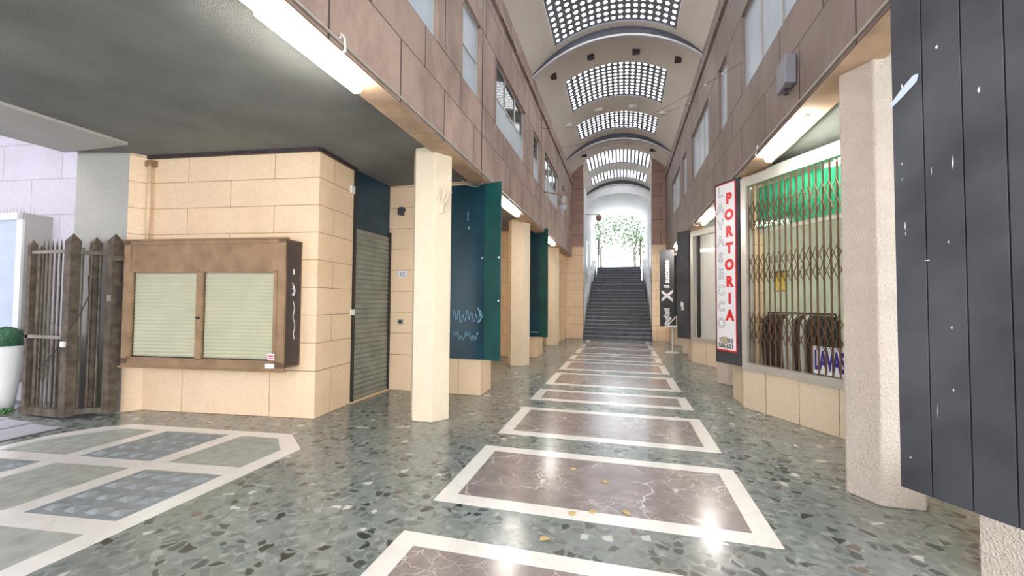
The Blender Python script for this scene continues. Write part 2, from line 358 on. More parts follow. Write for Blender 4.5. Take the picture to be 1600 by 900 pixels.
# cream building on the left
zs = [0, .62, 3.58]
blk = [(-6.62,4.19),(-6.49,4.37),(-3.90,4.67),(-3.97,5.50),(-4.35,5.50),(-4.35,5.2),(-6.62,5.2)]
WL = struct('wall_left', MB().prism(blk, zs), M['cream'], 'cream stone wall of the shop corner behind the brown showcase', 'wall')
tr = MB(); pts = [(-6.50,4.35),(-3.89,4.65),(-3.96,5.52)]
for a, b in zip(pts, pts[1:]): tr.slab(b, a, .03, 3.53, 3.58)
struct('trim_1', tr, M['maroon'], 'thin dark moulding along the top of the cream wall', 'trim')
struct('wall_front', MB().prism([(-6.62,4.19),(-7.32,4.00),(-7.34,4.6),(-6.62,4.9)], [0,3.58]), M['jamb'], 'grey cement jamb of the side entrance behind the gate', 'wall')
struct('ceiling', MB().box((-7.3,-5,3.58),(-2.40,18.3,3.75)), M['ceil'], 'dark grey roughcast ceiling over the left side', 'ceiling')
struct('trim_2', MB().box((-7.38,-5,3.545),(-6.20,3.90,3.60)), M['jamb'], 'grey concrete lintel soffit over the side entrance', 'trim')
struct('wall_outside', MB().prism([(-7.40,4.42),(-16,3.45),(-16,4.2),(-7.4,5.2)], [0,.62,7.5]), M['extwall'], 'white block street wall beyond the side entrance', 'wall')
struct('wall_sky_blocker', MB().box((-16.4,-7,0),(-7.6,-6.4,15)), M['extwall'], 'unseen tall wall added opposite the side entrance to cut sky light', 'wall')  # added out of view to hold back sky light at the entrance
struct('wall_sky_blocker_end', MB().box((-17,-7,0),(-16.4,5,15)), M['extwall'], 'unseen tall wall added across the side street to cut sky light', 'wall')  # second added blocker, unseen, narrows the sky over the street
struct('wall_above_entrance', MB().box((-7.4,-7,3.6),(-7.1,4.4,15)), M['extwall'], 'street wall above the side entrance', 'wall')
# cross walls between the shops on the left
def xblk(x1, y0, y1, n, lab): return struct(n, MB().prism([(-4.4,y0),(x1,y0),(x1,y1),(-4.4,y1)], zs), M['cream'], lab, 'wall')
xblk(-2.27, 6.57, 7.13, 'wall_centre', 'cream stone cross wall carrying the number plate 12')
xblk(-2.33, 11.52, 12.4, 'wall_middle', 'cream stone cross wall behind the second left pillar')
xblk(-2.40, 16.37, 17.2, 'wall_back', 'cream stone cross wall just before the end pier on the left')
struct('wall_inner', MB().prism([(-4.2,7.1),(-4.0,7.1),(-4.0,16.4),(-4.2,16.4)], zs), M['cream'], 'cream stone wall behind the left pillars', 'wall')
struct('wall_rear', MB().box((-4.2,17.2,0),(-2.35,18.6,3.58)), M['cream'], 'cream stone recess wall at the far left end', 'wall')
# upper facades with window openings
def facade(name, X, th, wins, mat, label, y0=-5, y1=18.3):
    ysx = sorted({y0, y1, *[w[0] for w in wins], *[w[1] for w in wins]}); m = MB(); z = FZ
    hole = lambda a, b, za: any(w[0] <= a and b <= w[1] for w in wins) and abs(za-4.62) < .01
    vid = {}
    for i in range(len(ysx)-1):
        for k in range(len(z)-1):
            a, b = ysx[i], ysx[i+1]
            if hole(a, b, z[k]): continue
            m.box((X, a, z[k]), (X+th, b, z[k+1]))
    return struct(name, m, mat, label, 'wall', vm=vmap_fascia)
LW = [(2.2,4.47,'L'),(5.26,5.99,'S'),(6.83,9.02,'L'),(9.95,10.76,'S'),(11.48,14.05,'L'),(14.9,15.6,'S')]
RW = [(4.50,6.71,'L'),(7.64,8.25,'S'),(9.23,11.33,'L'),(12.27,13.04,'S'),(13.7,15.8,'L')]
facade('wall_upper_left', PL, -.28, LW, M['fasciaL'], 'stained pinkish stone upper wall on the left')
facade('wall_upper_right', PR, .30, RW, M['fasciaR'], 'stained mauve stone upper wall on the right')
struct('trim_3', MB().box((PL-.285,-5,3.492),(PL,17.9,3.5)), M['soffit'], 'ochre soffit under the left upper wall', 'trim')
struct('trim_4', MB().box((PR,-5,3.492),(PR+.30,17.9,3.5)), M['soffit'], 'ochre soffit under the right upper wall', 'trim')
for k, y in enumerate((6.08, 10.98)): struct('trim_%d' % (5+7*k), MB().box((PL,y-.012,3.5),(PL+.004,y+.012,6.6)), M['groove'], ['nearer', 'farther'][k]+' dark vertical expansion joint in the left upper wall', 'trim')
struct('trim_6', MB().box((PL-.05,-5,6.62),(PL+.05,18.1,6.74)), M['fasciaL'], 'stone string course under the vault on the left', 'trim', vm=vmap_fascia)
struct('trim_7', MB().box((PR-.05,-5,6.62),(PR+.05,18.1,6.74)), M['fasciaR'], 'stone string course under the vault on the right', 'trim', vm=vmap_fascia)
wn = [0]
def window(X, sgn, a, b, kind, side, label):
    wn[0] += 1; xg = X - sgn*.07 if kind != 'flush' else X
    t = bpy.data.objects.new('window_%d' % wn[0], None); COL.objects.link(t); t.location = (xg, (a+b)/2, 4.62); tag(t, label, 'window', kind='structure')
    f = MB(); w = .035; z0, z1 = 4.62, 5.80
    dx = .03
    f.box((xg-dx,a,z0),(xg+dx,a+w,z1)); f.box((xg-dx,b-w,z0),(xg+dx,b,z1)); f.box((xg-dx,a,z0),(xg+dx,b,z0+w)); f.box((xg-dx,a,z1-w),(xg+dx,b,z1))
    n = 3 if kind == 'L' else 1
    zm = 5.2
    for k in range(1, n): y = a+(b-a)*k/n; f.box((xg-dx*.8,y-.015,z0),(xg+dx*.8,y+.015,z1))
    if side == 'left': f.box((xg-dx*.8,a,zm-.015),(xg+dx*.8,b,zm+.015))
    obj('window_frame', f, M['steel'] if side == 'left' else M['galv'], t)
    if side == 'left' and not (kind == 'S' and a < 6):
        obj('upper_glass', MB().box((xg-.006,a+w,zm),(xg+.006,b-w,z1-w)), M['darkglass'], t); obj('lower_panel', MB().box((xg-.006,a+w,z0+w),(xg+.006,b-w,zm)), M['paleglass'], t)
    else: obj('window_pane', MB().box((xg-.006,a+w,z0+w),(xg+.006,b-w,z1-w)), M['paleglass'], t)
nl = ['nearest wide', 'nearest narrow', 'second wide', 'second narrow', 'farthest wide', 'farthest narrow']
for (a, b, k), s in zip(LW, nl): window(PL, 1, a, b, k, 'left', s+' metal window in the left upper wall')
for (a, b, k), s in zip(RW, nl): window(PR, -1, a, b, k, 'right', s+' frosted window in the right upper wall')

# vault
CX = (PL+PR)/2; HW = (PR-PL)/2
def arc(z0, apex, n=36, half=HW+.02, cx=CX):
    s = apex-z0; r = (half*half+s*s)/2/s; cz = apex-r; t = math.asin(half/r)
    return [(cx+r*math.sin(-t+2*t*i/n), cz+r*math.cos(-t+2*t*i/n)) for i in range(n+1)], (cx, cz, r)
VA, (vcx, vcz, vr) = arc(7.06, 7.95)
def vz(x): return vcz+math.sqrt(vr*vr-(x-vcx)**2)
SKY = [(4.75,6.6),(7.75,9.62),(11.3,13.15),(14.25,15.6),(17.85,19.55),(20.6,21.9),(1.2,3.2)]
SX0, SX1 = -1.54, 1.14
def vault(name, y0, y1, half, cx, sky, label, mat):
    n = 40; xsv = sorted(set([cx-half+2*half*i/n for i in range(n+1)]+([SX0,SX1] if sky else [])))
    ysv = sorted({y0, y1, *[v for s in sky for v in s]}); m = MB()
    for i in range(len(xsv)-1):
        for k in range(len(ysv)-1):
            xa, xb, ya, yb = xsv[i], xsv[i+1], ysv[k], ysv[k+1]
            if any(s[0] <= ya+1e-6 and yb <= s[1]+1e-6 for s in sky) and xa >= SX0-1e-6 and xb <= SX1+1e-6: continue
            m.quad((xa,ya,vz(xa)), (xb,ya,vz(xb)), (xb,yb,vz(xb)), (xa,yb,vz(xa)))
            m.quad((xa,ya,vz(xa)+.14), (xa,yb,vz(xa)+.14), (xb,yb,vz(xb)+.14), (xb,ya,vz(xb)+.14))
    return struct(name, m, mat, label, 'ceiling')
vault('ceiling_vault', -5, 22.4, HW+.02, CX, SKY, 'cream barrel vault with glass block skylights', M['vault'])
def rib(n, y, label, th=.16, w=.09):
    lo, _ = arc(6.98, 7.735); m = MB(); k = len(lo)
    top = [(x, vz(x)+.03) for x, z in lo]
    vs = [(x,y,z) for x,z in lo]+[(x,y,z) for x,z in top]+[(x,y+w,z) for x,z in lo]+[(x,y+w,z) for x,z in top]; fs = []
    for i in range(k-1):
        fs += [(i,i+1,k+i+1,k+i), (2*k+i+1,2*k+i,3*k+i,3*k+i+1), (i+1,i,2*k+i,2*k+i+1)]
    m.add(vs, fs); o = struct(n, m, M['ribshade'], label, 'trim'); e = MB(); vs = [(x,y-.02,z-.012) for x,z in lo]+[(x,y-.02,z+.035) for x,z in lo]+[(x,y+w,z-.012) for x,z in lo]+[(x,y,z+.035) for x,z in lo]; e.add(vs, [f for i in range(k-1) for f in ((i,i+1,k+i+1,k+i),(i+1,i,2*k+i,2*k+i+1),(k+i,k+i+1,3*k+i+1,3*k+i))]); obj('rib_edge', e, M['lip'], o)
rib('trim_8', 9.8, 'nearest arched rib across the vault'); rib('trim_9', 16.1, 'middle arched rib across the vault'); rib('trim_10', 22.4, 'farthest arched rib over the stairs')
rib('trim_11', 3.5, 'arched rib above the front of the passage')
names = ['second skylight in the nearest vault bay before the first rib', 'glass block skylight just in front of the first vault rib', 'glass block skylight just beyond the first vault rib', 'short glass block skylight in front of the middle rib', 'glass block skylight just beyond the middle rib', 'small far glass block skylight over the foot of the stairs', 'skylight nearest overhead']
for (a, b), lab in zip(SKY, names):
    t = thing('skylight', 'rectangular '+lab, 'skylight', (CX, (a+b)/2, 7.6), 'glass block skylights in the vault')
    g = MB(); nx = 24
    for i in range(nx):
        xa = SX0+(SX1-SX0)*i/nx; xb = SX0+(SX1-SX0)*(i+1)/nx
        g.quad((xa,a,vz(xa)+.04), (xb,a,vz(xb)+.04), (xb,b,vz(xb)+.04), (xa,b,vz(xa)+.04))
        g.quad((xa,a,vz(xa)), (xa,a,vz(xa)+.04), (xb,a,vz(xb)+.04), (xb,a,vz(xb))); g.quad((xa,b,vz(xa)), (xb,b,vz(xb)), (xb,b,vz(xb)+.04), (xa,b,vz(xa)+.04))
    obj('concrete_grid', g, M['grid'], t)
    d = MB(); rows = max(3, round((b-a)/.19)); cols = 17
    for i in range(cols):
        x = SX0+.085+(SX1-SX0-.17)*i/(cols-1)
        nv = Vector((x-vcx, 0, vz(x)-vcz)).normalized(); tx = Vector((nv.z, 0, -nv.x)); ty = Vector((0,1,0))
        for j in range(rows):
            y = a+.1+(b-a-.2)*j/(rows-1); c = Vector((x, y, vz(x)+.04)); r = .050; vs = []
            for rr, h in ((r, 0), (r*.8, .005)):
                vs += [c-nv*h+(tx*math.cos(math.pi*q/5)+ty*math.sin(math.pi*q/5))*rr for q in range(10)]
            d.add(vs, [(q,(q+1)%10,10+(q+1)%10,10+q) for q in range(10)]+[tuple(range(10,20))])
    obj('glass_blocks', d, M['block'], t)
# recessed square sockets and white fixtures on the vault
for k, (x, y) in enumerate([(-1.75,10.6),(-.79,10.72),(.33,10.78),(1.31,10.6)]):
    z = vz(x); sl = -(x-vcx)/math.sqrt(vr*vr-(x-vcx)**2)
    m = MB().box((x-.09,y-.09,z-.05),(x+.09,y+.09,z+.03))
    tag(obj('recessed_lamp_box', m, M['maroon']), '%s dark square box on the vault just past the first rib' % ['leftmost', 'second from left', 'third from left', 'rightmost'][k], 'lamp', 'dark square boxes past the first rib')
for k, (x, y) in enumerate([(-1.76,13.65),(-.77,13.75),(.33,13.78),(1.25,13.6)]):
    z = vz(x); m = MB().box((x-.13,y-.05,z-.07),(x+.13,y+.05,z+.02))
    tag(obj('ceiling_fitting', m, M['whitep']), '%s small white fitting between the two skylights of the middle bay' % ['leftmost', 'second from left', 'third from left', 'rightmost'][k], 'lamp', 'white fittings in the middle vault bay')
for k, (x, y) in enumerate([(-1.55,17.1),(-.68,17.2),(.25,17.2),(1.15,17.05)]):
    z = vz(x); m = MB().box((x-.13,y-.05,z-.07),(x+.13,y+.05,z+.02))
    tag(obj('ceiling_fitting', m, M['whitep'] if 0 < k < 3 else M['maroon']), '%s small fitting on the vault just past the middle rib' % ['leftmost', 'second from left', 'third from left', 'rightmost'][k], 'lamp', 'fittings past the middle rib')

# end piers
def pier(x0, x1, nm, side):
    struct(nm, MB().box((x0,18.02,0),(x1,18.62,.62)).box((x0,18.02,.62),(x1,18.62,3.95)), M['cream'], 'cream stone lower pier at the foot of the stairs on the '+side, 'wall')
    struct(nm+'_upper', MB().box((x0,18.02,3.95),(x1,18.62,7.75)), M['pier'], 'brown stone upper pier beside the stairs on the '+side, 'wall', vm=lambda z: z-3.95)
pier(-2.37, -1.65, 'wall_pier_left', 'left'); pier(1.16, 1.95, 'wall_pier_right', 'right')

# stairs passage
struct('wall_stair_left', MB().box((-2.1,18.62,0),(-1.85,28.2,7.6)), M['plaster'], 'white plaster side wall left of the stairs', 'wall')
struct('wall_stair_right', MB().box((1.36,18.62,0),(1.6,28.2,7.6)), M['plaster'], 'white plaster side wall right of the stairs', 'wall')
m = MB()
for i in range(24):
    a = -1.85+3.21*i/24; b = -1.85+3.21*(i+1)/24
    f = lambda x: 6.55+.75*math.sqrt(max(0, 1-((x+.245)/1.62)**2))
    m.quad((a,22.49,f(a)),(b,22.49,f(b)),(b,28.2,f(b)),(a,28.2,f(a))); m.quad((a,22.49,f(a)+.9),(a,28.2,f(a)+.9),(b,28.2,f(b)+.9),(b,22.49,f(b)+.9))
    m.quad((a,22.49,f(a)),(a,22.49,f(a)+1.2),(b,22.49,f(b)+1.2),(b,22.49,f(b)))
struct('ceiling_stair', m, M['plaster'], 'white vault over the upper stairs', 'ceiling')
ST = thing('staircase', 'dark slate staircase climbing to the bright far exit', 'stairs', (-.24, 22, 0))
def step(y, z0, z1, x0, x1, depth):
    s = obj('step', MB().box((x0,y,z0),(x1,y+depth,z1)), M['slate'], ST); obj('nosing', MB().box((x0+.01,y-.006,z1-.02),(x1-.01,y+.012,z1+.004)), M['nosing'], s)
y = 17.95; z = 0
for k in range(10): step(y, 0, z+.155, -1.645, 1.155, .25 if k < 9 else 1.0); y += .25; z += .155
y += .75
for k in range(7): step(y, 0, z+.163, -1.60, 1.10, .30 if k < 6 else 1.4); y += .30; z += .163
y += 1.1
for k in range(6): step(y, 1.0, z+.168, -1.52, 1.02, .30 if k < 5 else 1.2); y += .30; z += .168
struct('floor_terrace', MB().box((-12,28.0,z-.3),(14,60,z)), M['path'], 'pale paving beyond the top of the stairs', 'floor')
for sx, xa, xb in ((-1, -1.85, -1.645), (1, 1.155, 1.36)):
    m = MB(); ya, yb = 17.98+.65, 28.0
    pr = [(ya,.9),(20.2,1.9),(21.0,2.0),(23.1,3.1),(24.6,3.2),(26.5,4.2),(28,4.3)]
    vs = [(x,yy,zz) for x in (xa,xb) for yy,zz in pr]+[(x,yy,0) for x in (xa,xb) for yy,zz in pr]; n = len(pr); fs = []
    for i in range(n-1): fs += [(i,i+1,n+i+1,n+i), (n+i,n+i+1,3*n+i+1,3*n+i), (i+1,i,2*n+i,2*n+i+1)]
    fs += [(0,n,3*n,2*n)]
    m.add(vs, fs); obj('parapet', m, M['plaster'], ST)
for sx, x in ((-1,-1.5),(1,1.02)):
    tag(obj('handrail_post', MB().box((x-.04,26.6,z+.006),(x+.04,26.7,z+1.75)), M['darkm'] if sx < 0 else M['brownm']), ('dark' if sx < 0 else 'brown')+' upright post at the top of the stairs on the '+('left' if sx < 0 else 'right'), 'post')
for s, x in (('left', -1.85), ('right', 1.36)):
    for k, yy in enumerate((19.6, 22.2, 25.0)):
        t = bpy.data.objects.new('door_%d' % (k+(1 if s == 'left' else 4)), None); COL.objects.link(t); zz = .9+(yy-18.5)*.42; t.location = (x, yy, zz); tag(t, ['first', 'second', 'third'][k]+' tall opening in the wall along the '+s+' of the stairs', 'door', kind='structure')
        d = -.02 if s == 'right' else .02
        obj('door_frame', MB().box((x,yy-.5,zz),(x+d,yy+.5,zz+2.3)), M['steel'], t); obj('door_glass', MB().box((x+d,yy-.42,zz+.1),(x+d*1.3,yy+.42,zz+2.2)), M['paleglass'], t)
# right side structure
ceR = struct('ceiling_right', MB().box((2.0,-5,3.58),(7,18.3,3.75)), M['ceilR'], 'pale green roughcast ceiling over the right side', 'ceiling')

# ================================================================== PILLARS
def hexp(cx, cy, s=1): return [(cx-.28,cy),(cx-.14,cy-.22),(cx+.14,cy-.22),(cx+.28,cy),(cx+.14,cy+.22),(cx-.14,cy+.22)]
for k, y in enumerate((5.17, 10.09, 14.97)):
    tag(obj('stone_pillar', MB().prism(hexp(-2.50,y), [0,3.575]), M['pillar'], bevel=.012), ['nearest six sided cream stone pillar on the left, with a white bracket', 'second cream stone pillar on the left, beside the first teal board', 'third cream stone pillar on the left, near the stairs'][k], 'pillar', 'stone pillars of the arcade')
for k, y in enumerate((4.10, 8.99, 13.9)):
    tag(obj('stone_pillar', MB().prism(hexp(2.06,y), [0,3.575]), M['pillarR'], bevel=.012), ['big pinkish stone pillar on the right beside the black boards', 'right stone pillar behind the tall red and white sign', 'far right stone pillar behind the plain black board'][k], 'pillar', 'stone pillars of the arcade')
struct('wall_corner_right', MB().prism([(1.97,3.04),(2.55,2.04),(3.6,2.04),(3.6,3.6),(2.75,3.7),(2.3,3.25)], [0,.45]), M['pillarR'], 'rough cream stone base below the black boards at the right edge', 'wall')

# ================================================================== TUBE LAMPS
def lamp(x, y, z, L, label):
    t = thing('fluorescent_lamp', label, 'lamp', (x, y, z), 'fluorescent lamps under the upper walls')
    obj('lamp_housing', MB().box((x-.03,y-L/2,z+.045),(x+.03,y+L/2,z+.07)), M['whitep'], t)
    m = MB(); pr = [(-.035,.045),(-.05,.02),(-.05,-.01),(-.03,-.035),(.03,-.035),(.05,-.01),(.05,.02),(.035,.045)]; n = len(pr)
    m.add([(x+a,y-L/2+.02,z+b) for a,b in pr]+[(x+a,y+L/2-.02,z+b) for a,b in pr], [(i,i+1,n+i+1,n+i) for i in range(n-1)]+[tuple(range(n))[::-1], tuple(range(n,2*n))])
    obj('diffuser', m, M['tube'], t)
    for yc in (-.4, .4): obj('lamp_clip', MB().box((x-.01,y+yc,z+.065),(x+.01,y+yc+.02,3.492)), M['galv'], t)
lamp(-2.27, 2.65, 3.42, 1.07, 'large bright fluorescent lamp nearest, under the left upper wall'); lamp(-2.2, 8.1, 3.42, 1.25, 'fluorescent lamp between first teal board and second left pillar'); lamp(-2.2, 12.9, 3.42, 1.25, 'far left fluorescent lamp past the second teal board')
lamp(1.83, 5.45, 3.42, 1.2, 'bright fluorescent lamp above the grilled shop window on the right'); lamp(1.83, 10.0, 3.42, 1.2, 'fluorescent lamp behind the red and white sign'); lamp(1.83, 14.9, 3.42, 1.2, 'far right fluorescent lamp near the black boards')
lamp(-2.27, -1.6, 3.42, 1.25, 'fluorescent lamp behind the viewer on the left'); lamp(1.83, 1.2, 3.42, 1.2, 'fluorescent lamp at the right just out of view')
# conduits
for side, X, yy in (('left', PL+.02, (2.7,)), ('right', PR-.02, (6.0,11.0))):
    t = thing('conduit_pipe', 'thin grey conduit along the bottom edge of the %s upper wall' % side, 'pipe', (X, 7, 3.54))
    obj('pipe', MB().tube([(X,-2,3.54),(X,17.9,3.54)], .011), M['galv'], t)
    for y in yy:
        d = -.06 if side == 'left' else .06
        obj('cable_loop', MB().tube([(X,y,3.56),(X+.01,y,3.60),(X+.02,y+.03,3.58),(X+.005,y+.06,3.50),(X+d,y+.05,3.46),(X+d*2,y,3.45)], .009), M['whitep'], t)

# ================================================================== SHOWCASE on the left wall
wd = Vector((2.59,.30)).normalized(); wnrm = Vector((wd.y,-wd.x))   # towards the passage
def WP(x, off=0):                                            # point on the wall at world x, moved out by off
    y = 4.37+(x+6.49)*.30/2.59; return (x+wnrm.x*off, y+wnrm.y*off)
def wbox(mb, xa, xb, o0, o1, z0, z1):
    mb.prism([WP(xa,o1), WP(xb,o1), WP(xb,o0), WP(xa,o0)], [z0, z1]); return mb
SC = thing('wall_showcase', 'wide brown framed glazed showcase with lowered blinds on the cream wall', 'showcase', (*WP(-5.35), .68))
x0, x1, z0, z1, D = -6.44, -4.12, .70, 2.32, .30
m = MB(); wbox(m, x0, x1, 0.002, .02, z0, z1); wbox(m, x0, x1, .02, D, z0, z0+.03); wbox(m, x0, x1, .02, D, z1-.03, z1); wbox(m, x0, x0+.03, .02, D, z0, z1)
obj('cabinet', m, M['brownm'], SC)
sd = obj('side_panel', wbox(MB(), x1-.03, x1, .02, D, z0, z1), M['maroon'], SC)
m = MB(); fx0, fx1 = x0-.02, x1+.0
for a, b, c, d in ((fx0,fx1,z0-.03,z0+.07),(fx0,fx1,z1-.05,z1),(fx0,fx0+.1,z0,z1),(fx1-.1,fx1,z0,z1)): wbox(m, a, b, D, D+.03, c, d)
wbox(m, fx0, fx1, D, D+.02, z1-.40, z1-.03)
wbox(m, fx0-.02, fx1+.02, D-.02, D+.05, z1, z1+.02); wbox(m, fx0-.02, fx1+.02, D-.02, D+.05, z0-.05, z0-.03)
obj('front_frame', m, M['brownm'], SC)
mid = (fx0+fx1)/2-.02
for k, (a, b) in enumerate(((fx0+.1, mid), (mid, fx1-.1))):
    m = MB(); za, zb = z0+.07, z1-.40; w = .045
    for q in ((a,a+w,za,zb),(b-w,b,za,zb),(a,b,za,za+.02),(a,b,zb-.02,zb)): wbox(m, q[0], q[1], D+.005, D+.04, q[2], q[3])
    dr = obj('door', m, M['brownm'], SC)
    obj('door_glass', wbox(MB(), a+w, b-w, D+.012, D+.018, za+.02, zb-.02), M['winglass'], dr)
    m = MB(); zz = za+.03; n = 24; hh = (zb-za-.05)/n
    for i in range(n):
        A = WP(a+w, D-.012); B = WP(b-w, D-.012); A2 = WP(a+w, D+.0); B2 = WP(b-w, D+.0); q = zz+i*hh
        m.quad((*A,q),(*B,q),(*B2,q+hh*.5),(*A2,q+hh*.5)); m.quad((*A2,q+hh*.5),(*B2,q+hh*.5),(*B,q+hh),(*A,q+hh))
    obj('blind', m, M['blind'], SC)
obj('latch', wbox(wbox(MB(), mid-.02, mid+.02, D+.04, D+.06, 1.30, 1.33), mid-.045, mid+.0, D+.035, D+.05, 1.315, 1.325), M['darkm'], SC)
m = wbox(MB(), fx1-.2, fx1-.11, D+.041, D+.043, z0+.10, z0+.18); wbox(m, fx1-.23, fx1-.11, D+.041, D+.043, z0+.0, z0+.055); st = obj('sticker', m, M['signw'], SC)
obj('sticker_print', wbox(wbox(MB(), fx1-.19, fx1-.12, D+.043, D+.044, z0+.115, z0+.13), fx1-.19, fx1-.12, D+.043, D+.044, z0+.145, z0+.16), M['red'], st)
m = MB(); nrm = Vector((wd.x, wd.y)); rng = random.Random(3); P = []
for i in range(14):
    zq = 1.05+.9*i/13; off = .13+.02*math.sin(i*1.9)+.004*i; a = WP(x1+.001, off); P.append((a[0], a[1], zq))
m.tube(P[:8], .006, 5); m.tube(P[8:11], .013, 5); m.tube([P[12],P[13]], .012, 5)
for i in (8,9,10): a = WP(x1+.001, .19+.01*i%3*.01); m.tube([P[i], (a[0],a[1],P[i][2]+.03)], .006, 5)
obj('paint_run', m, M['scuff'], sd)
# corner downpipe
t = thing('downpipe', 'thin cream downpipe in the wall corner above the showcase', 'pipe', (-6.42,4.34,2.3))
obj('pipe', MB().tube([(-6.42,4.315,2.36),(-6.42,4.315,3.42)], .022, 10), M['cream'], t, smooth=True); obj('pipe_bracket', MB().box((-6.50,4.30,3.42),(-6.37,4.38,3.50)), M['brownm'], t)

# ================================================================== ROLLER SHUTTER and wall above
t = thing('roller_shutter', 'closed grey roller shutter in the recess beside number 12', 'shutter', (-4.0,6.03,0))
m = MB(); n = 34; hh = 2.66/n; xx = -3.99
for i in range(n):
    za = .01+i*hh; pr = [(0,0),(.016,.25),(.016,.7),(0,1)]
    for (a, b), (c, d) in zip(pr, pr[1:]): m.quad((xx+a,5.56,za+b*hh),(xx+a,6.53,za+b*hh),(xx+c,6.53,za+d*hh),(xx+c,5.56,za+d*hh))
obj('slats', m, M['shutter'], t); obj('guide_rail', MB().box((-4.02,5.51,0),(-3.95,5.56,3.5)), M['darkm'], t); obj('guide_rail', MB().box((-4.02,6.52,0),(-3.95,6.56,2.75)), M['darkm'], t)
obj('sill', MB().box((-4.02,5.5,0),(-3.93,6.56,.02)), M['cream'], t)
obj('lock', MB().box((-3.955,5.44,1.33),(-3.93,5.53,1.42)), M['whitep'], t); obj('alarm_box', MB().box((-3.97,5.40,3.17),(-3.93,5.48,3.28)), M['whitep'], t)
struct('wall_shutter_top', MB().box((-4.3,5.5,2.67),(-4.0,6.57,3.58)), M['blue'], 'dark blue panel above the roller shutter', 'wall')
struct('wall_shutter_back', MB().box((-4.35,5.2,0),(-4.3,6.6,3.58)), M['blue'], 'dark backing behind the roller shutter', 'wall')
# number plate, bell, keypad on cross wall
def ftext(s, size, org, mat, parent=None, name='lettering', **k):
    m = MB(); text_into(m, s, size, org, (1,0,0), (0,0,1), **k); return obj(name, m, mat, parent)
t = thing('number_plate', 'square stone plate with house number 12 beside the shutter', 'sign', (-3.72,6.56,1.95))
obj('plate', MB().box((-3.88,6.555,1.80),(-3.58,6.575,2.22)), M['cream'], t); obj('tile', MB().box((-3.80,6.548,1.96),(-3.64,6.556,2.08)), M['signw'], t); ftext('12', .11, (-3.72,6.547,1.98), M['ink'], t, 'digits')
tag(obj('alarm_bell', MB().tube([(-3.74,6.57,3.15),(-3.74,6.48,3.13)], .055, 12).box((-3.77,6.44,3.05),(-3.71,6.57,3.10)), M['ink']), 'small black round camera high above the number 12 plate', 'camera')
t = thing('intercom', 'small square intercom on the cream wall below number 12', 'intercom', (-3.76,6.56,1.15))
obj('intercom_case', MB().box((-3.80,6.555,1.14),(-3.70,6.57,1.24)), M['galv'], t); obj('intercom_grille', MB().box((-3.78,6.552,1.165),(-3.72,6.556,1.215)), M['darkm'], t)
# white forked bracket on first pillar
def fork(x, y, z, lab):
    t = thing('flag_bracket', lab, 'bracket', (x, y, z), 'forked brackets on the left pillars')
    obj('bracket_plate', MB().box((x-.06,y-.05,z-.16),(x+.0,y-.01,z-.02)), M['pillar'], t)
    for a, b in ((-.08,.10),(.05,.16),(.13,.10)): obj('holder', MB().tube([(x-.03,y-.03,z-.08),(x+a,y-.10,z+b)], .017, 8), M['pillar'], t)
fork(-2.265, 5.05, 2.86, 'cream forked flag bracket on the nearest left pillar'); fork(-2.29, 14.8, 3.0, 'cream forked bracket on the third left pillar')

# ================================================================== TEAL BOARDS on the left
def board(xa, xb, y, z0, z1, lab, graf):
    t = thing('sign_board', lab, 'board', ((xa+xb)/2, y, z0), 'dark teal boards on the left')
    xm = xa+(xb-xa)*.66; yb = y-.085
    obj('board_face', MB().box((xa,y-.04,z0),(xm,y,z1)), M['teal'], t)
    obj('folded_side', MB().prism([(xm,y-.04),(xb,yb-.04),(xb,yb),(xm,y)], [z0,z1]), M['teal_reflect'], t)
    obj('board_case', MB().box((xa+.02,y,z0+.02),(xb-.35,y+.07,z1-.02)), M['darkm'], t)
    m = MB(); rng = random.Random(5)
    if graf:
        for q in ((xm-.03,2.25,y),(xb-.03,2.25,yb+.008),(xb-.03,1.55,yb+.008)): obj('rivet', MB().box((q[0]-.014,q[2]-.048,q[1]),(q[0]+.014,q[2]-.038,q[1]+.03)), M['scuff'], t)
        m = MB()
        for wl, zc, sz in ((.50, 1.30, .20), (.45, .98, .12)):
            xc = xa+.06; P = []
            for i in range(40): P.append((xc+wl*i/39, y-.043, zc+sz*.55*math.sin(i*1.05)*rng.uniform(.5,1)+.04*math.sin(i*.35)+.0*i))
            m.tube(P, .0055, 4)
        m.tube([(xm-.10,y-.043,1.45),(xm-.04,y-.043,1.30),(xm-.08,y-.043,1.20),(xm-.02,y-.043,1.32)], .009, 4)
        m.tube([(xa+.30,y-.043,2.9),(xa+.305,y-.043,3.05)], .007, 4); m.tube([(xa+.32,y-.043,2.75),(xa+.325,y-.043,2.80)], .010, 4)
        obj('graffiti', m, M['paint'], t)
    else:
        obj('faded_lettering', MB().box((xa+.15,y-.043,z0+.12),(xm-.03,y-.039,z0+.14)), M['paint'], t)
board(-2.80, -1.90, 6.55, .60, 3.50, 'large dark teal board with pale graffiti between first and second left pillars', True)
board(-2.72, -2.00, 11.50, .58, 3.60, 'narrower dark teal board beyond the second left pillar', False)
t = thing('bird_spikes', 'row of bird spikes on top of the farther teal board', 'spikes', (-2.3,11.5,3.6))
obj('spike_base', MB().box((-2.5,11.44,3.60),(-2.0,11.49,3.61)), M['galv'], t)
m = MB()
for i in range(16): m.tube([(-2.48+.03*i,11.465,3.61),(-2.49+.032*i,11.465,3.70)], .003, 4)
obj('spikes', m, M['galv'], t)
t = thing('hanging_cable', 'loose cable loop dangling at the top of the first teal board', 'cable', (-2.3,6.3,3.45))
obj('cable', MB().tube([(-2.5,6.2,3.50),(-2.42,6.3,3.43),(-2.28,6.35,3.41),(-2.17,6.3,3.46),(-2.14,6.25,3.52)], .007, 6), M['galv'], t)

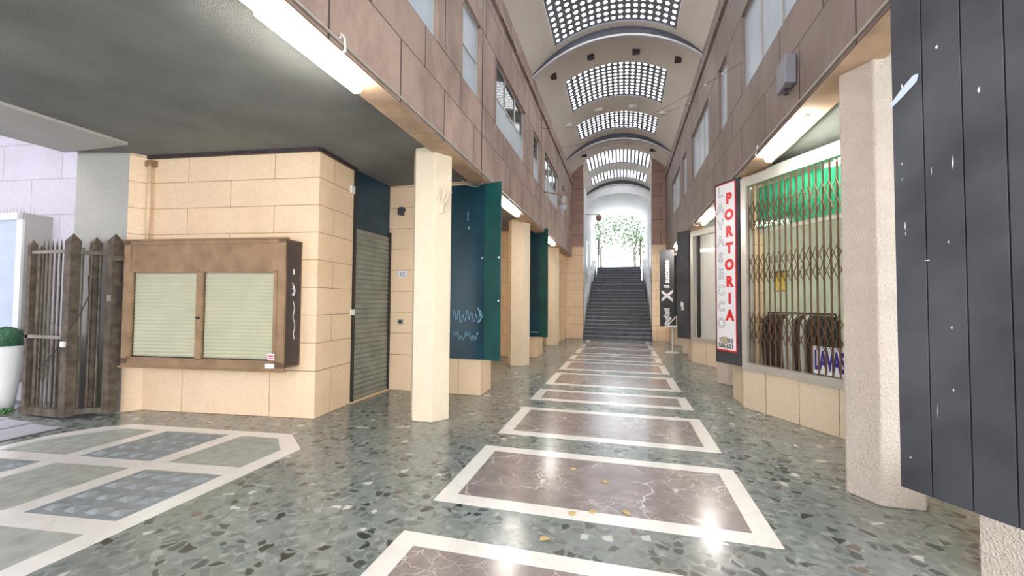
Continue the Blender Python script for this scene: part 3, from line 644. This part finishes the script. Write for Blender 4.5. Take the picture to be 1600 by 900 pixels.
# ================================================================== GATE
GT = thing('folding_gate', 'weathered olive iron gate folded back beside the side entrance', 'gate', (-7.1,3.9,0))
def picket(x, y, z1, w, tip=True, name='post', z0=.04):
    m = MB().box((x-w/2,y-w/2,z0),(x+w/2,y+w/2,z1)); h = w/2
    if tip: m.add([(x-h,y-h,z1),(x+h,y-h,z1),(x+h,y+h,z1),(x-h,y+h,z1),(x,y,z1+w*.9)], [(0,1,4),(1,2,4),(2,3,4),(3,0,4)])
    return obj(name, m, M['gate'], GT)
LA, LB = (-7.72,3.80), (-6.96,3.80)
LCp = (-6.62,4.07)
picket(-7.74, 3.80, 2.28, .07); picket(-6.92, 3.78, 2.30, .115); picket(-6.60, 4.05, 2.32, .12); picket(-6.84, 3.98, 2.30, .09); picket(-7.60, 3.82, 2.22, .055)
for i in range(7):
    x = -7.52+.085*i; m = MB().tube([(x,3.80,.12),(x,3.80,2.22)], .013, 6); m.tube([(x,3.80,2.22),(x,3.80,2.33)], [.013,.002], 6); obj('bar', m, M['gate'], GT)
for i in range(3): x = -6.87+.06*i; yy = 3.86+.06*i; obj('bar', MB().tube([(x,yy,.1),(x,yy,2.22)], .012, 6), M['gate'], GT)
for i in range(6):
    x = -7.48+.09*i; obj('bar', MB().tube([(x,3.92,.12),(x,3.92,1.05)], .016, 6), M['gate'], GT)
obj('rail', MB().box((-7.76,3.775,2.15),(-6.92,3.81,2.19)), M['gatel'], GT); obj('rail', MB().box((-7.76,3.765,1.02),(-6.96,3.80,1.06)), M['gatel'], GT)
obj('rail', MB().prism([(-6.9,3.80),(-6.58,4.05),(-6.60,4.09),(-6.93,3.84)], [2.13,2.18]), M['gate'], GT); obj('rail', MB().prism([(-6.9,3.80),(-6.58,4.05),(-6.60,4.09),(-6.93,3.84)], [.05,.12]), M['gate'], GT)
obj('kick_plate', MB().box((-7.78,3.74,.02),(-6.90,3.84,.11)), M['gate'], GT)
obj('sheet_panel', MB().box((-7.25,3.83,.1),(-6.92,3.845,1.02)), M['gate'], GT)
obj('hinge', MB().box((-6.60,4.0,2.05),(-6.42,4.06,2.12)), M['gate'], GT); obj('lock_case', MB().box((-6.95,3.70,.93),(-6.88,3.73,1.0)), M['whitep'], GT); obj('label_tag', MB().box((-6.62,3.985,1.52),(-6.55,3.989,1.60)), M['galv'], GT)
m = MB(); m.tube([(-6.75,3.85,1.85),(-6.70,3.84,1.6),(-6.78,3.80,1.35),(-6.86,3.74,1.15),(-7.1,3.73,.85),(-7.4,3.73,.62)], .008, 5); obj('chain', m, M['maroon'], GT)

# exterior: glazed window, planter
def EP(x, off=0): return (x+.11*off, 4.42+(x+7.4)*.97/8.6-off)
def ebox(mb, xa, xb, o0, o1, z0, z1): return mb.prism([EP(xa,o1),EP(xb,o1),EP(xb,o0),EP(xa,o0)], [z0,z1])
t = thing('street_showcase', 'white framed glazed case on the street wall, with spikes on top', 'showcase', (*EP(-9.6), .3))
obj('case_box', ebox(MB(), -11.2, -8.36, .0, .32, .35, 2.78), M['jamb'], t)
m = MB()
for q in ((-11.2,-8.36,2.68,2.78),(-11.2,-8.36,.35,.45),(-8.46,-8.36,.35,2.78)): ebox(m, q[0], q[1], .32, .35, q[2], q[3])
obj('case_frame', m, M['whitep'], t); obj('case_glass', ebox(MB(), -11.15, -8.46, .32, .335, .45, 2.68), M['paleglass'], t)
m = MB()
for i in range(40): p = EP(-8.4-.06*i, .2); m.tube([(p[0],p[1],2.78),(p[0]-.01,p[1],2.88)], .004, 4)
obj('spikes', m, M['galv'], t)
t = thing('planter', 'tall white tapered planter with a round clipped bush beside the gate', 'planter', (-8.15,3.77,0))
obj('pot', MB().lathe([(.10,0),(.13,.3),(.19,.78),(.205,.90),(.18,.90),(.175,.84)], (-8.15,3.77,0), 28), M['whitep'], t, smooth=True)
m = MB().ball((-8.15,3.77,.97), .18, 22); rng = random.Random(1)
m.v = [tuple(c+(v-c)*rng.uniform(.93,1.08) for v, c in zip(p, (-8.15,3.77,.97))) for p in m.v]; obj('bush', m, M['bush'], t)
m = MB(); rng = random.Random(2)
for i in range(30):
    a = rng.uniform(0,6.3); x, y = -7.98+rng.uniform(-.12,.12), 3.62+rng.uniform(-.12,.12); m.quad((x,y,.015),(x+.05*math.cos(a),y+.05*math.sin(a),.05),(x+.06*math.cos(a+.5),y+.06*math.sin(a+.5),.09),(x+.02,y,.06))
tag(obj('weeds', m, M['weed']), 'low green weeds on the pavement beside the white planter', 'plant', kind='stuff')

# ================================================================== RIGHT SHOPS
q0, q1 = (1.745,7.0), (2.85,4.93)
sd_ = Vector((q1[0]-q0[0], q1[1]-q0[1])); SLn = sd_.length; sdir = sd_.normalized(); snr = Vector((sdir.y, -sdir.x))
if snr.x > 0: snr = -snr
def SP(s, off=0): return (q0[0]+sdir.x*s+snr.x*off, q0[1]+sdir.y*s+snr.y*off)
def sbox(mb, a, b, o0, o1, z0, z1, dy=0):
    return mb.prism([(x, y+dy) for x, y in (SP(a,o1),SP(b,o1),SP(b,o0),SP(a,o0))], [z0,z1])
WB = struct('wall_shop', MB().prism([(1.75,7.62),(1.77,7.25),SP(0,0),SP(SLn,0),SP(SLn,-.25),(2.1,7.25),(2.1,7.62)][::1], [0,.57]), M['rough'], 'rough cream stone base below the grilled shop window', 'wall', vm=lambda z: z)
struct('wall_shop_side', MB().box((1.78,7.06,.57),(2.05,7.62,3.58)), M['cream'], 'cream stone jamb left of the grilled shop window', 'wall')
def shopframe(dy, lab, nm):
    t = bpy.data.objects.new(nm, None); COL.objects.link(t); t.location = (2.2,6+dy,.57); tag(t, lab, 'window', kind='structure')
    m = MB(); sbox(m, 0, SLn, -.1, .02, .57, .67, dy); sbox(m, 0, SLn, -.1, .02, 3.30, 3.44, dy); sbox(m, 0, .10, -.1, .02, .67, 3.30, dy); sbox(m, SLn-.08, SLn, -.1, .02, .67, 3.30, dy)
    obj('window_frame', m, M['steel'], t); return t
wf = shopframe(0, 'aluminium framed shop window behind the scissor grille', 'window_12')
obj('window_glass', sbox(MB(), .10, SLn-.08, -.075, -.065, .67, 3.30), M['winglass'], wf)
# scissor grille
G_ = thing('scissor_grille', 'closed brown folding scissor grille across the right shop window', 'grille', (*SP(SLn/2, -.02), .67))
nb = 24; sp = (SLn-.2)/nb; P0 = .12
for i in range(nb+1):
    s = P0+sp*i; a = SP(s, -.02); obj('upright', MB().box((a[0]-.009,a[1]-.007,.68),(a[0]+.009,a[1]+.007,3.29)), M['grille'], G_)
for (za, zb) in ((.98,1.20),(1.20,1.42),(1.85,2.06),(2.06,2.27),(2.62,2.83),(2.83,3.04)):
    m = MB()
    for i in range(nb):
        a = SP(P0+sp*i, -.005); b = SP(P0+sp*(i+1), -.005); m.tube([(*a,za),(*b,zb)], .0055, 4); m.tube([(*a,zb),(*b,za)], .0055, 4)
    obj('lattice', m, M['grille'], G_)
# interior
for q, nm, lb in (((5.2,4.95,0),(5.3,9.1,3.46)),'wall_shop_rear','rear inside wall of the dry cleaning shop'), (((2.1,9.1,0),(5.2,9.2,3.46)),'wall_shop_far','far inside wall of the dry cleaning shop'), (((3.1,4.83,0),(5.2,4.93,3.46)),'wall_shop_near','near inside wall of the dry cleaning shop'), (((2.05,7.62,0),(2.1,9.1,3.46)),'wall_shop_passage','inside face of the shop wall along the passage'): struct(nm, MB().box(*q), M['shopwall'], lb, 'wall')
struct('floor_shop', MB().prism([SP(SLn,-.26),(5.2,4.93),(5.2,9.1),(2.2,9.1),SP(0,-.26)],[.01,.05]), M['shopwall'], 'pale floor of the dry cleaning shop', 'floor')
struct('ceiling_shop', MB().prism([SP(SLn,-.11),(5.2,4.93),(5.2,9.1),(2.06,9.1),SP(0,-.11)],[3.47,3.52]), M['shopwall'], 'pale ceiling of the dry cleaning shop', 'ceiling')
m = MB(); n = 120
for i in range(n):
    a = SP(.12+(SLn-.25)*i/n, -.16-.02*math.sin(i*.9)); b = SP(.12+(SLn-.25)*(i+1)/n, -.16-.02*math.sin((i+1)*.9)); m.quad((*a,2.66),(*b,2.66),(*b,3.28),(*a,3.28))
tag(obj('curtain_valance', m, M['green'], solid=.003), 'green pleated valance across the top of the shop window', 'curtain')
tag(obj('curtain_rail', sbox(MB(), .12, SLn-.1, -.20, -.17, 2.60, 2.65), M['whitep']), 'pale rail under the green valance', 'rail')
t = thing('shop_lamp', 'lit ceiling tube inside the dry cleaning shop', 'lamp', (3.6,6.8,3.4)); obj('lamp_housing', MB().box((3.0,6.75,3.44),(4.4,6.85,3.49)), M['whitep'], t); obj('diffuser', MB().box((3.02,6.76,3.38),(4.38,6.84,3.44)), M['tubeS'], t)
t = thing('shop_lamp', 'lit tube close behind the green valance', 'lamp', (2.9,5.9,3.4)); obj('lamp_housing', MB().box((2.6,6.1,3.44),(3.6,6.2,3.49)), M['whitep'], t); obj('diffuser', MB().box((2.62,6.11,3.38),(3.58,6.19,3.44)), M['tubeS'], t)
t = thing('clothes_rail', 'metal clothes rail low behind the shop window', 'rail', (*SP(.7,-.35),.6))
a, b = SP(.12,-.35), SP(1.15,-.35); obj('rail_bar', MB().tube([(*a,1.42),(*b,1.42)], .012), M['darkm'], t)
for q in (a, b): obj('rail_leg', MB().tube([(*q,.05),(*q,1.42)], .012), M['darkm'], t)
for i in range(11):
    c = SP(.17+.09*i, -.35); dk = i not in (4,5,7)
    m = MB(); w = .20
    pr = [(-.03,1.40),(-w*.9,1.32),(-w,.95),(-w*.85,.62),(w*.85,.62),(w,.95),(w*.9,1.32),(.03,1.40)]
    vs = []
    for s_ in (-.028,.028):
        for u, z in pr: vs.append((c[0]+snr.x*u*.8+sdir.x*s_, c[1]+snr.y*u*.8+sdir.y*s_, z))
    k = len(pr); m.add(vs, [tuple(range(k))[::-1], tuple(range(k,2*k))]+[(j,(j+1)%k,k+(j+1)%k,k+j) for j in range(k)])
    tag(obj('garment', m, M['cloth1' if dk else 'cloth2'], bevel=.01), '%s garment hanging on the rail in the shop window, %s from the left' % ('dark' if dk else 'white', ['first','second','third','fourth','fifth','sixth','seventh','eighth','ninth','tenth','eleventh'][i]), 'garment', 'clothes hanging in the shop window')
t = thing('shop_placard', 'white placard with navy LAVASECCO lettering low in the shop window', 'sign', (*SP(1.7,-.06),.68))
obj('placard', sbox(MB(), 1.08, 1.95, -.062, -.052, .69, 1.03), M['signw'], t)
m = MB(); o = SP(1.11,-.050); text_into(m, 'LAVASECCO', .32, (*o,.75), (sdir.x,sdir.y,0), (0,0,1), off=.012, align='LEFT', sx=.42); obj('lettering', m, M['navy'], t)
t = thing('yellow_notice', 'small yellow framed notice hanging in the shop window', 'sign', (*SP(.62,-.05),1.7))
obj('notice_frame', sbox(MB(), .52, .72, -.058, -.050, 1.72, 2.0), M['ink'], t); obj('notice_sheet', sbox(MB(), .535, .705, -.050, -.046, 1.735, 1.985), M['yellow'], t)
tag(obj('counter', MB().box((3.4,5.6,.055),(4.0,7.2,1.0)), M['signw'], bevel=.01), 'white counter inside the dry cleaning shop', 'counter')
# second and third shop on the right
struct('wall_shop_second', MB().prism([(x,y+4.9) for x,y in [(1.75,7.62),(1.77,7.25),SP(0,0),SP(SLn,0),SP(SLn,-.25),(2.1,7.25),(2.1,7.62)]], [0,.57]), M['rough'], 'rough cream stone base under the pale second shop window', 'wall', vm=lambda z: z)
struct('wall_shop_second_side', MB().box((1.80,7.06+4.9,.57),(2.1,7.62+4.9,3.58)), M['cream'], 'cream jamb beside the second shop window', 'wall')
wf2 = shopframe(4.9, 'aluminium framed window of the second shop on the right', 'window_13')
obj('window_screen', sbox(MB(), .10, SLn-.08, -.08, -.07, .67, 3.30, 4.9), M['signw'], wf2)
obj('window_mullion', sbox(MB(), .22, .28, -.07, 0, .67, 3.30, 4.9), M['darkm'], wf2)
obj('window_glass', sbox(MB(), .10, SLn-.08, -.04, -.03, .67, 3.30, 4.9), M['winglass'], wf2)
struct('wall_shop_third', MB().prism([(x,y+9.8) for x,y in [(1.75,7.62),(1.77,7.25),SP(0,0),SP(SLn,0),SP(SLn,-.25),(2.1,7.25),(2.1,7.62)]], [0,.57]), M['rough'], 'cream stone base of the third shop near the stairs', 'wall', vm=lambda z: z)
wf3 = shopframe(9.8, 'white framed window of the third shop near the stairs', 'window_14'); obj('window_glass', sbox(MB(), .10, SLn-.08, -.04, -.03, .67, 3.30, 9.8), M['darkglass'], wf3)
struct('wall_right', MB().box((2.9,9.2,0),(3.1,9.83,3.58)), M['cream'], 'cream stone wall between first and second right shops', 'wall')
struct('wall_right_middle', MB().box((2.1,12.52,0),(3.1,14.8,3.58)), M['cream'], 'cream stone wall between second and third right shops', 'wall')
struct('wall_right_far', MB().box((2.1,17.42,0),(3.1,18.0,3.58)), M['cream'], 'cream stone wall beyond the third right shop', 'wall')
struct('wall_right_block', MB().box((2.95,3.7,0),(3.1,4.8,3.58)), M['cream'], 'cream wall behind the big right pillar', 'wall')

# ================================================================== SIGNS on the right
def obl(p, q, o):                                         # helper for boards facing the passage obliquely
    d = Vector((q[0]-p[0], q[1]-p[1])); L = d.length; d.normalize(); n = Vector((d.y,-d.x))
    if n.y > 0: n = -n
    return d, n, L
def OB(p, d, n, s, off): return (p[0]+d.x*s+n.x*off, p[1]+d.y*s+n.y*off)
def obox(mb, p, d, n, a, b, o0, o1, z0, z1): return mb.prism([OB(p,d,n,a,o1),OB(p,d,n,b,o1),OB(p,d,n,b,o0),OB(p,d,n,a,o0)], [z0,z1])
# tall red and white sign
p = (1.475,7.49); d, n, L = obl(p, (1.69,7.10), 0)
L = .445; Z = lambda z: 1.55+(z-1.55)*.868
T = thing('shop_sign', 'tall white sign with red PORTORIA and outlined LAVASECCO letters', 'sign', (1.6,7.3,.60))
obj('sign_case', obox(MB(), p, d, n, -.012, L+.062, -.09, -.002, .60, 3.50), M['black'], T)
obj('sign_frame', obox(MB(), p, d, n, .022, L-.002, -.002, .006, .795, 3.47), M['red'], T)
obj('sign_face', obox(MB(), p, d, n, .034, L-.016, .006, .010, .82, 3.455), M['signw'], T)
o1, o2, o3, o4 = MB(), MB(), MB(), MB(); ud = (d.x, d.y, 0)
for i, ch in enumerate('LAVASECCO'):
    zc = 3.275-i*.264; c = OB(p,d,n,.128,.0108); text_into(o1, ch, .215, (*c,zc), ud, (0,0,1), off=.009, ext=.0006); c = OB(p,d,n,.128,.0124); text_into(o2, ch, .215, (*c,zc), ud, (0,0,1), off=-.001, ext=.0006)
for i, ch in enumerate('PORTORIA'):
    zc = 3.14-i*.264; c = OB(p,d,n,.315,.0118); text_into(o3, ch, .225, (*c,zc), ud, (0,0,1), off=.013, ext=.0008)
c = OB(p,d,n,.227,.0118); text_into(o4, 'TEL. 010', .095, (*c,.935), ud, (0,0,1), off=.0015, sx=.88); text_into(o4, '586.601', .105, (*c,.845), ud, (0,0,1), off=.0015, sx=.95)
obj('letter_outline', o1, M['grey'], T); obj('white_lettering', o2, M['signw'], T); obj('red_lettering', o3, M['red'], T); obj('phone_number', o4, M['ink'], T)
obj('patch', obox(MB(), p, d, n, .14, .26, .0125, .0145, .915, 1.02), M['beige'], T)
# black board with small arrow
p = (1.45,12.35); d, n, L = obl(p, (1.69,11.93), 0)
T = thing('sign_board', 'plain black board with a small white arrow mark, past the red and white sign', 'board', (1.6,12.1,.6))
obj('board_face', obox(MB(), p, d, n, 0, L, -.08, 0, .60, 3.50), M['black'], T)
m = MB(); ud = (d.x,d.y,0)
c = lambda s, z: (*OB(p,d,n,s,.004), z)
m.add([c(.16,1.60),c(.28,1.55),c(.26,1.43),c(.30,1.37),c(.17,1.35),c(.21,1.42),c(.15,1.47)], [(0,1,2,3,4,5,6)]); obj('arrow_mark', m, M['signw'], T, solid=.003)
# vertical hairdresser sign
xa, xb, yy = 1.24, 1.70, 15.3; T = thing('hanging_sign', 'black hanging sign with white tagliati X il successo lettering', 'sign', (1.47,15.3,.75))
xm = (xa+xb)/2
obj('sign_case', MB().box((xa,yy,.75),(xb,yy+.08,3.38)), M['black'], T, bevel=.005)
m = MB(); text_into(m, 'tagliati', .27, (xm+.07,yy-.004,.80), (0,0,1), (-1,0,0), off=.010, align='LEFT', sx=.82); text_into(m, 'il successo', .25, (xm+.07,yy-.004,2.07), (0,0,1), (-1,0,0), off=.010, align='LEFT', sx=.90); text_into(m, 'X', .46, (xm+.16,yy-.004,1.80), (0,0,1), (-1,0,0), off=.022, sx=1.0)
obj('white_lettering', m, M['signw'], T); obj('sign_bracket', MB().box((xb,yy+.02,3.2),(xb+.25,yy+.05,3.25)).box((xb,yy+.02,.95),(xb+.25,yy+.05,1.0)), M['darkm'], T)
# small round lamps by it
tag(obj('globe_lamp', MB().ball((1.72,14.9,3.45),.06,14), M['tube']), 'tiny lit globe lamp above the hanging black sign', 'lamp')
# white table beside
T = thing('bistro_table', 'small white pedestal table below the hanging black sign', 'table', (1.50,14.0,0))
obj('table_top', MB().lathe([(.24,.80),(.25,.815),(.24,.83)], (1.50,14.0,0), 24), M['whitep'], T); obj('pedestal', MB().tube([(1.5,14.0,.02),(1.5,14.0,.80)], .022, 10), M['whitep'], T); obj('table_foot', MB().lathe([(.22,0),(.21,.02),(.05,.04)], (1.50,14.0,0), 24), M['whitep'], T)
T = thing('folding_easel', 'small white leaning stand on the bistro table', 'stand', (1.5,14,.83)); obj('easel_leg', MB().tube([(1.36,14.0,.84),(1.62,14.0,1.14)], .016), M['whitep'], T); obj('easel_leg', MB().tube([(1.63,14.02,.84),(1.62,14.02,1.14)], .012), M['whitep'], T)
# big black boards at the right edge
p = (1.405,2.675); d, n, L = obl(p, (1.637,2.297), 0); K = .826; ZK = lambda z: 1.55+(z-1.55)*K; n = Vector((d.y,-d.x))
if n.x > 0: n = -n
T = thing('plank_board', 'huge dark scuffed plank board filling the right edge', 'board', (1.6,2.4,.6))
edges = [0, .135, .285, .43, .56, .68]
pxs = [0]
for a, b in zip(edges, edges[1:]): obj('plank', obox(MB(), p, d, n, a+.0025, b-.0025, -.05, 0, .60, 3.62), M['black'], T, bevel=.002)
obj('backing', obox(MB(), p, d, n,   .01, .67, -.07, -.05, .62, 3.58), M['groove'], T)
def scuff(s, z, w, h, ang=0):
    m = MB(); s *= K; z = ZK(z); w *= K; h *= K; u = [(-w,0),(0,-h),(w*.6,0),(w*.2,h)]
    m.add([(*OB(p,d,n,s+a*math.cos(ang)-b*math.sin(ang),.0015), z+a*math.sin(ang)+b*math.cos(ang)) for a,b in u], [(0,1,2,3)]); return m
m = MB()
for s, z, w, h in ((.05,2.45,.004,.010),(.06,2.05,.006,.03),(.062,2.0,.004,.015),(.05,2.35,.003,.008),(.30,2.38,.006,.045),(.20,2.36,.002,.03),(.27,1.92,.005,.009),(.275,1.42,.006,.012),(.275,1.06,.005,.012),(.17,1.82,.02,.004),(.42,2.75,.008,.02),(.06,2.95,.006,.02),(.20,.92,.002,.05),(.06,.6,.008,.006),(.24,3.1,.01,.012)):
    q = scuff(s, z, w, h); m.add(q.v, q.f)
obj('scuff_marks', m, M['scuff'], T)
m = MB(); pts = [(.0,2.83),(.075,2.885),(.14,2.94),(.15,2.985),(.12,2.985),(.06,2.93),(.0,2.86)]
m.add([(*OB(p,d,n,a*K,.006), ZK(z)) for a,z in pts], [tuple(range(7))])
tag(obj('torn_tape', m, M['paleglass'], solid=.003), 'torn strip of pale blue tape near the top of the plank board', 'tape')

# ================================================================== small wall and air objects
T = thing('wall_speaker', 'grey box speaker on the right upper wall above the lamp', 'speaker', (1.62,4.85,3.75))
obj('speaker_case', MB().prism([(1.69,4.72),(1.69,4.98),(1.60,5.0),(1.58,4.70)], [3.78,4.08]), M['greybox'], T, bevel=.01); obj('speaker_bracket', MB().box((1.62,4.83,3.72),(1.66,4.87,3.78)).box((1.64,4.84,4.08),(1.70,4.87,4.13)), M['maroon'], T)
T = thing('arm_lamp', 'grey dome lamp on a long arm from the left upper wall', 'lamp', (-2.1,12.3,4.6))
obj('arm', MB().tube([(-2.12,11.3,4.60),(-1.72,12.1,4.68)], .02, 8), M['brownm'], T); obj('dome', MB().lathe([(.03,.16),(.10,.12),(.13,0),(.12,-.14)], (-1.70,12.15,4.52), 16), M['galv'], T, smooth=True); obj('glass_bowl', MB().lathe([(.115,-.02),(.105,-.12),(.04,-.16)], (-1.70,12.15,4.42), 16), M['paleglass'], T)
T = thing('arm_lamp', 'small far bracket lamp on the left wall of the stairs passage', 'lamp', (-1.8,22,5.9))
obj('arm', MB().tube([(-1.82,21.5,6.05),(-1.25,21.9,6.10)], .025, 8), M['galv'], T); obj('dome', MB().lathe([(.04,.18),(.15,.08),(.15,-.08),(.06,-.16)], (-1.2,21.9,5.92), 16), M['brownm'], T)
tag(obj('wall_lamp', MB().box((1.22,20.3,6.0),(1.34,20.5,6.3)), M['whitep']), 'white box lamp high on the right wall of the stairs passage', 'lamp')
for k, (a, b) in enumerate((((PR-.02,6.6,5.05),(PL+.02,13.5,6.6)), ((PR-.02,10.2,6.2),(PL+.02,10.6,6.1)))):
    a, b = Vector(a), Vector(b); P = [a.lerp(b, t/20)-Vector((0,0,.25*(1-(2*t/20-1)**2))) for t in range(21)]
    m = MB().tube(P, .004, 4); T = thing('overhead_wire', ['thin wire slung from the right window to the left wall', 'thin wire crossing below the second skylight'][k], 'wire', a); obj('wire', m, M['ink'], T)
    for f in (.05,.1,.9): c = a.lerp(b, f); obj('insulator', MB().ball((c.x,c.y,c.z-.25*(1-(2*f-1)**2)), .02, 6), M['whitep'], T)
rng = random.Random(9)
for k, (x, y) in enumerate([(-.45,3.95),(-.22,3.2),(-.36,3.13),(.02,3.25),(-.5,2.75),(-.15,3.75)]):
    m = MB(); a = rng.uniform(0,6); pts = [(x+.035*r_*math.cos(a+q), y+.035*r_*math.sin(a+q), .004+.004*(i%2)) for i, (q, r_) in enumerate([(0,1.2),(1,.7),(2,1),(3,.8),(4,1),(5,.7)])]
    m.add(pts, [tuple(range(6))]); tag(obj('fallen_leaf', m, M['yleaf'], solid=.002), 'yellow dry leaf on the marble floor, %s' % ['on the far half of the second panel', 'leftmost at its near white band', 'at the near edge of the second panel', 'right one on the near white band', 'on the green strip before the first panel', 'in the middle of the second panel'][k], 'leaf', 'fallen leaves on the floor')

# ================================================================== TREES outside
TZ = 3.7
def tree(x, y, h, seed, lab):
    rng = random.Random(seed); T = thing('tree', lab, 'tree', (x,y,TZ), 'trees beyond the stairs')
    m = MB(); P = [(x+.12*math.sin(i*.9+seed)*i/4, y, TZ+h*.55*i/6) for i in range(7)]; m.tube(P, [.13-.012*i for i in range(7)], 8); tips = []
    for b in range(9):
        a = rng.uniform(0,6.28); s = Vector(P[rng.randint(3,6)]); e = s+Vector((math.cos(a)*rng.uniform(.8,2),math.sin(a)*rng.uniform(.6,1.6),rng.uniform(.6,h*.4))); mid = s.lerp(e,.5)+Vector((0,0,.2)); m.tube([s,mid,e], [.045,.03,.012], 5); tips += [mid,e]
    obj('trunk', m, M['trunk'], T); l = MB()
    for i in range(900):
        c = rng.choice(tips)+Vector((rng.gauss(0,.55),rng.gauss(0,.5),rng.gauss(0,.5))); u = Vector((rng.gauss(0,1),rng.gauss(0,1),rng.gauss(0,1))).normalized()*.12; w = u.cross(Vector((rng.random(),rng.random(),.3))).normalized()*.07
        l.quad(c-u, c+w, c+u, c-w)
    obj('foliage', l, M['leaf'], T)
tree(-1.7,33.5,6.3,1,'slim tree left of centre beyond the stairs'); tree(1.0,36,6.0,2,'slim tree right of centre beyond the stairs'); tree(-5.2,41,7,4,'leafy tree farther back on the left beyond the stairs'); tree(4.2,42,7,6,'leafy tree farther back on the right beyond the stairs')
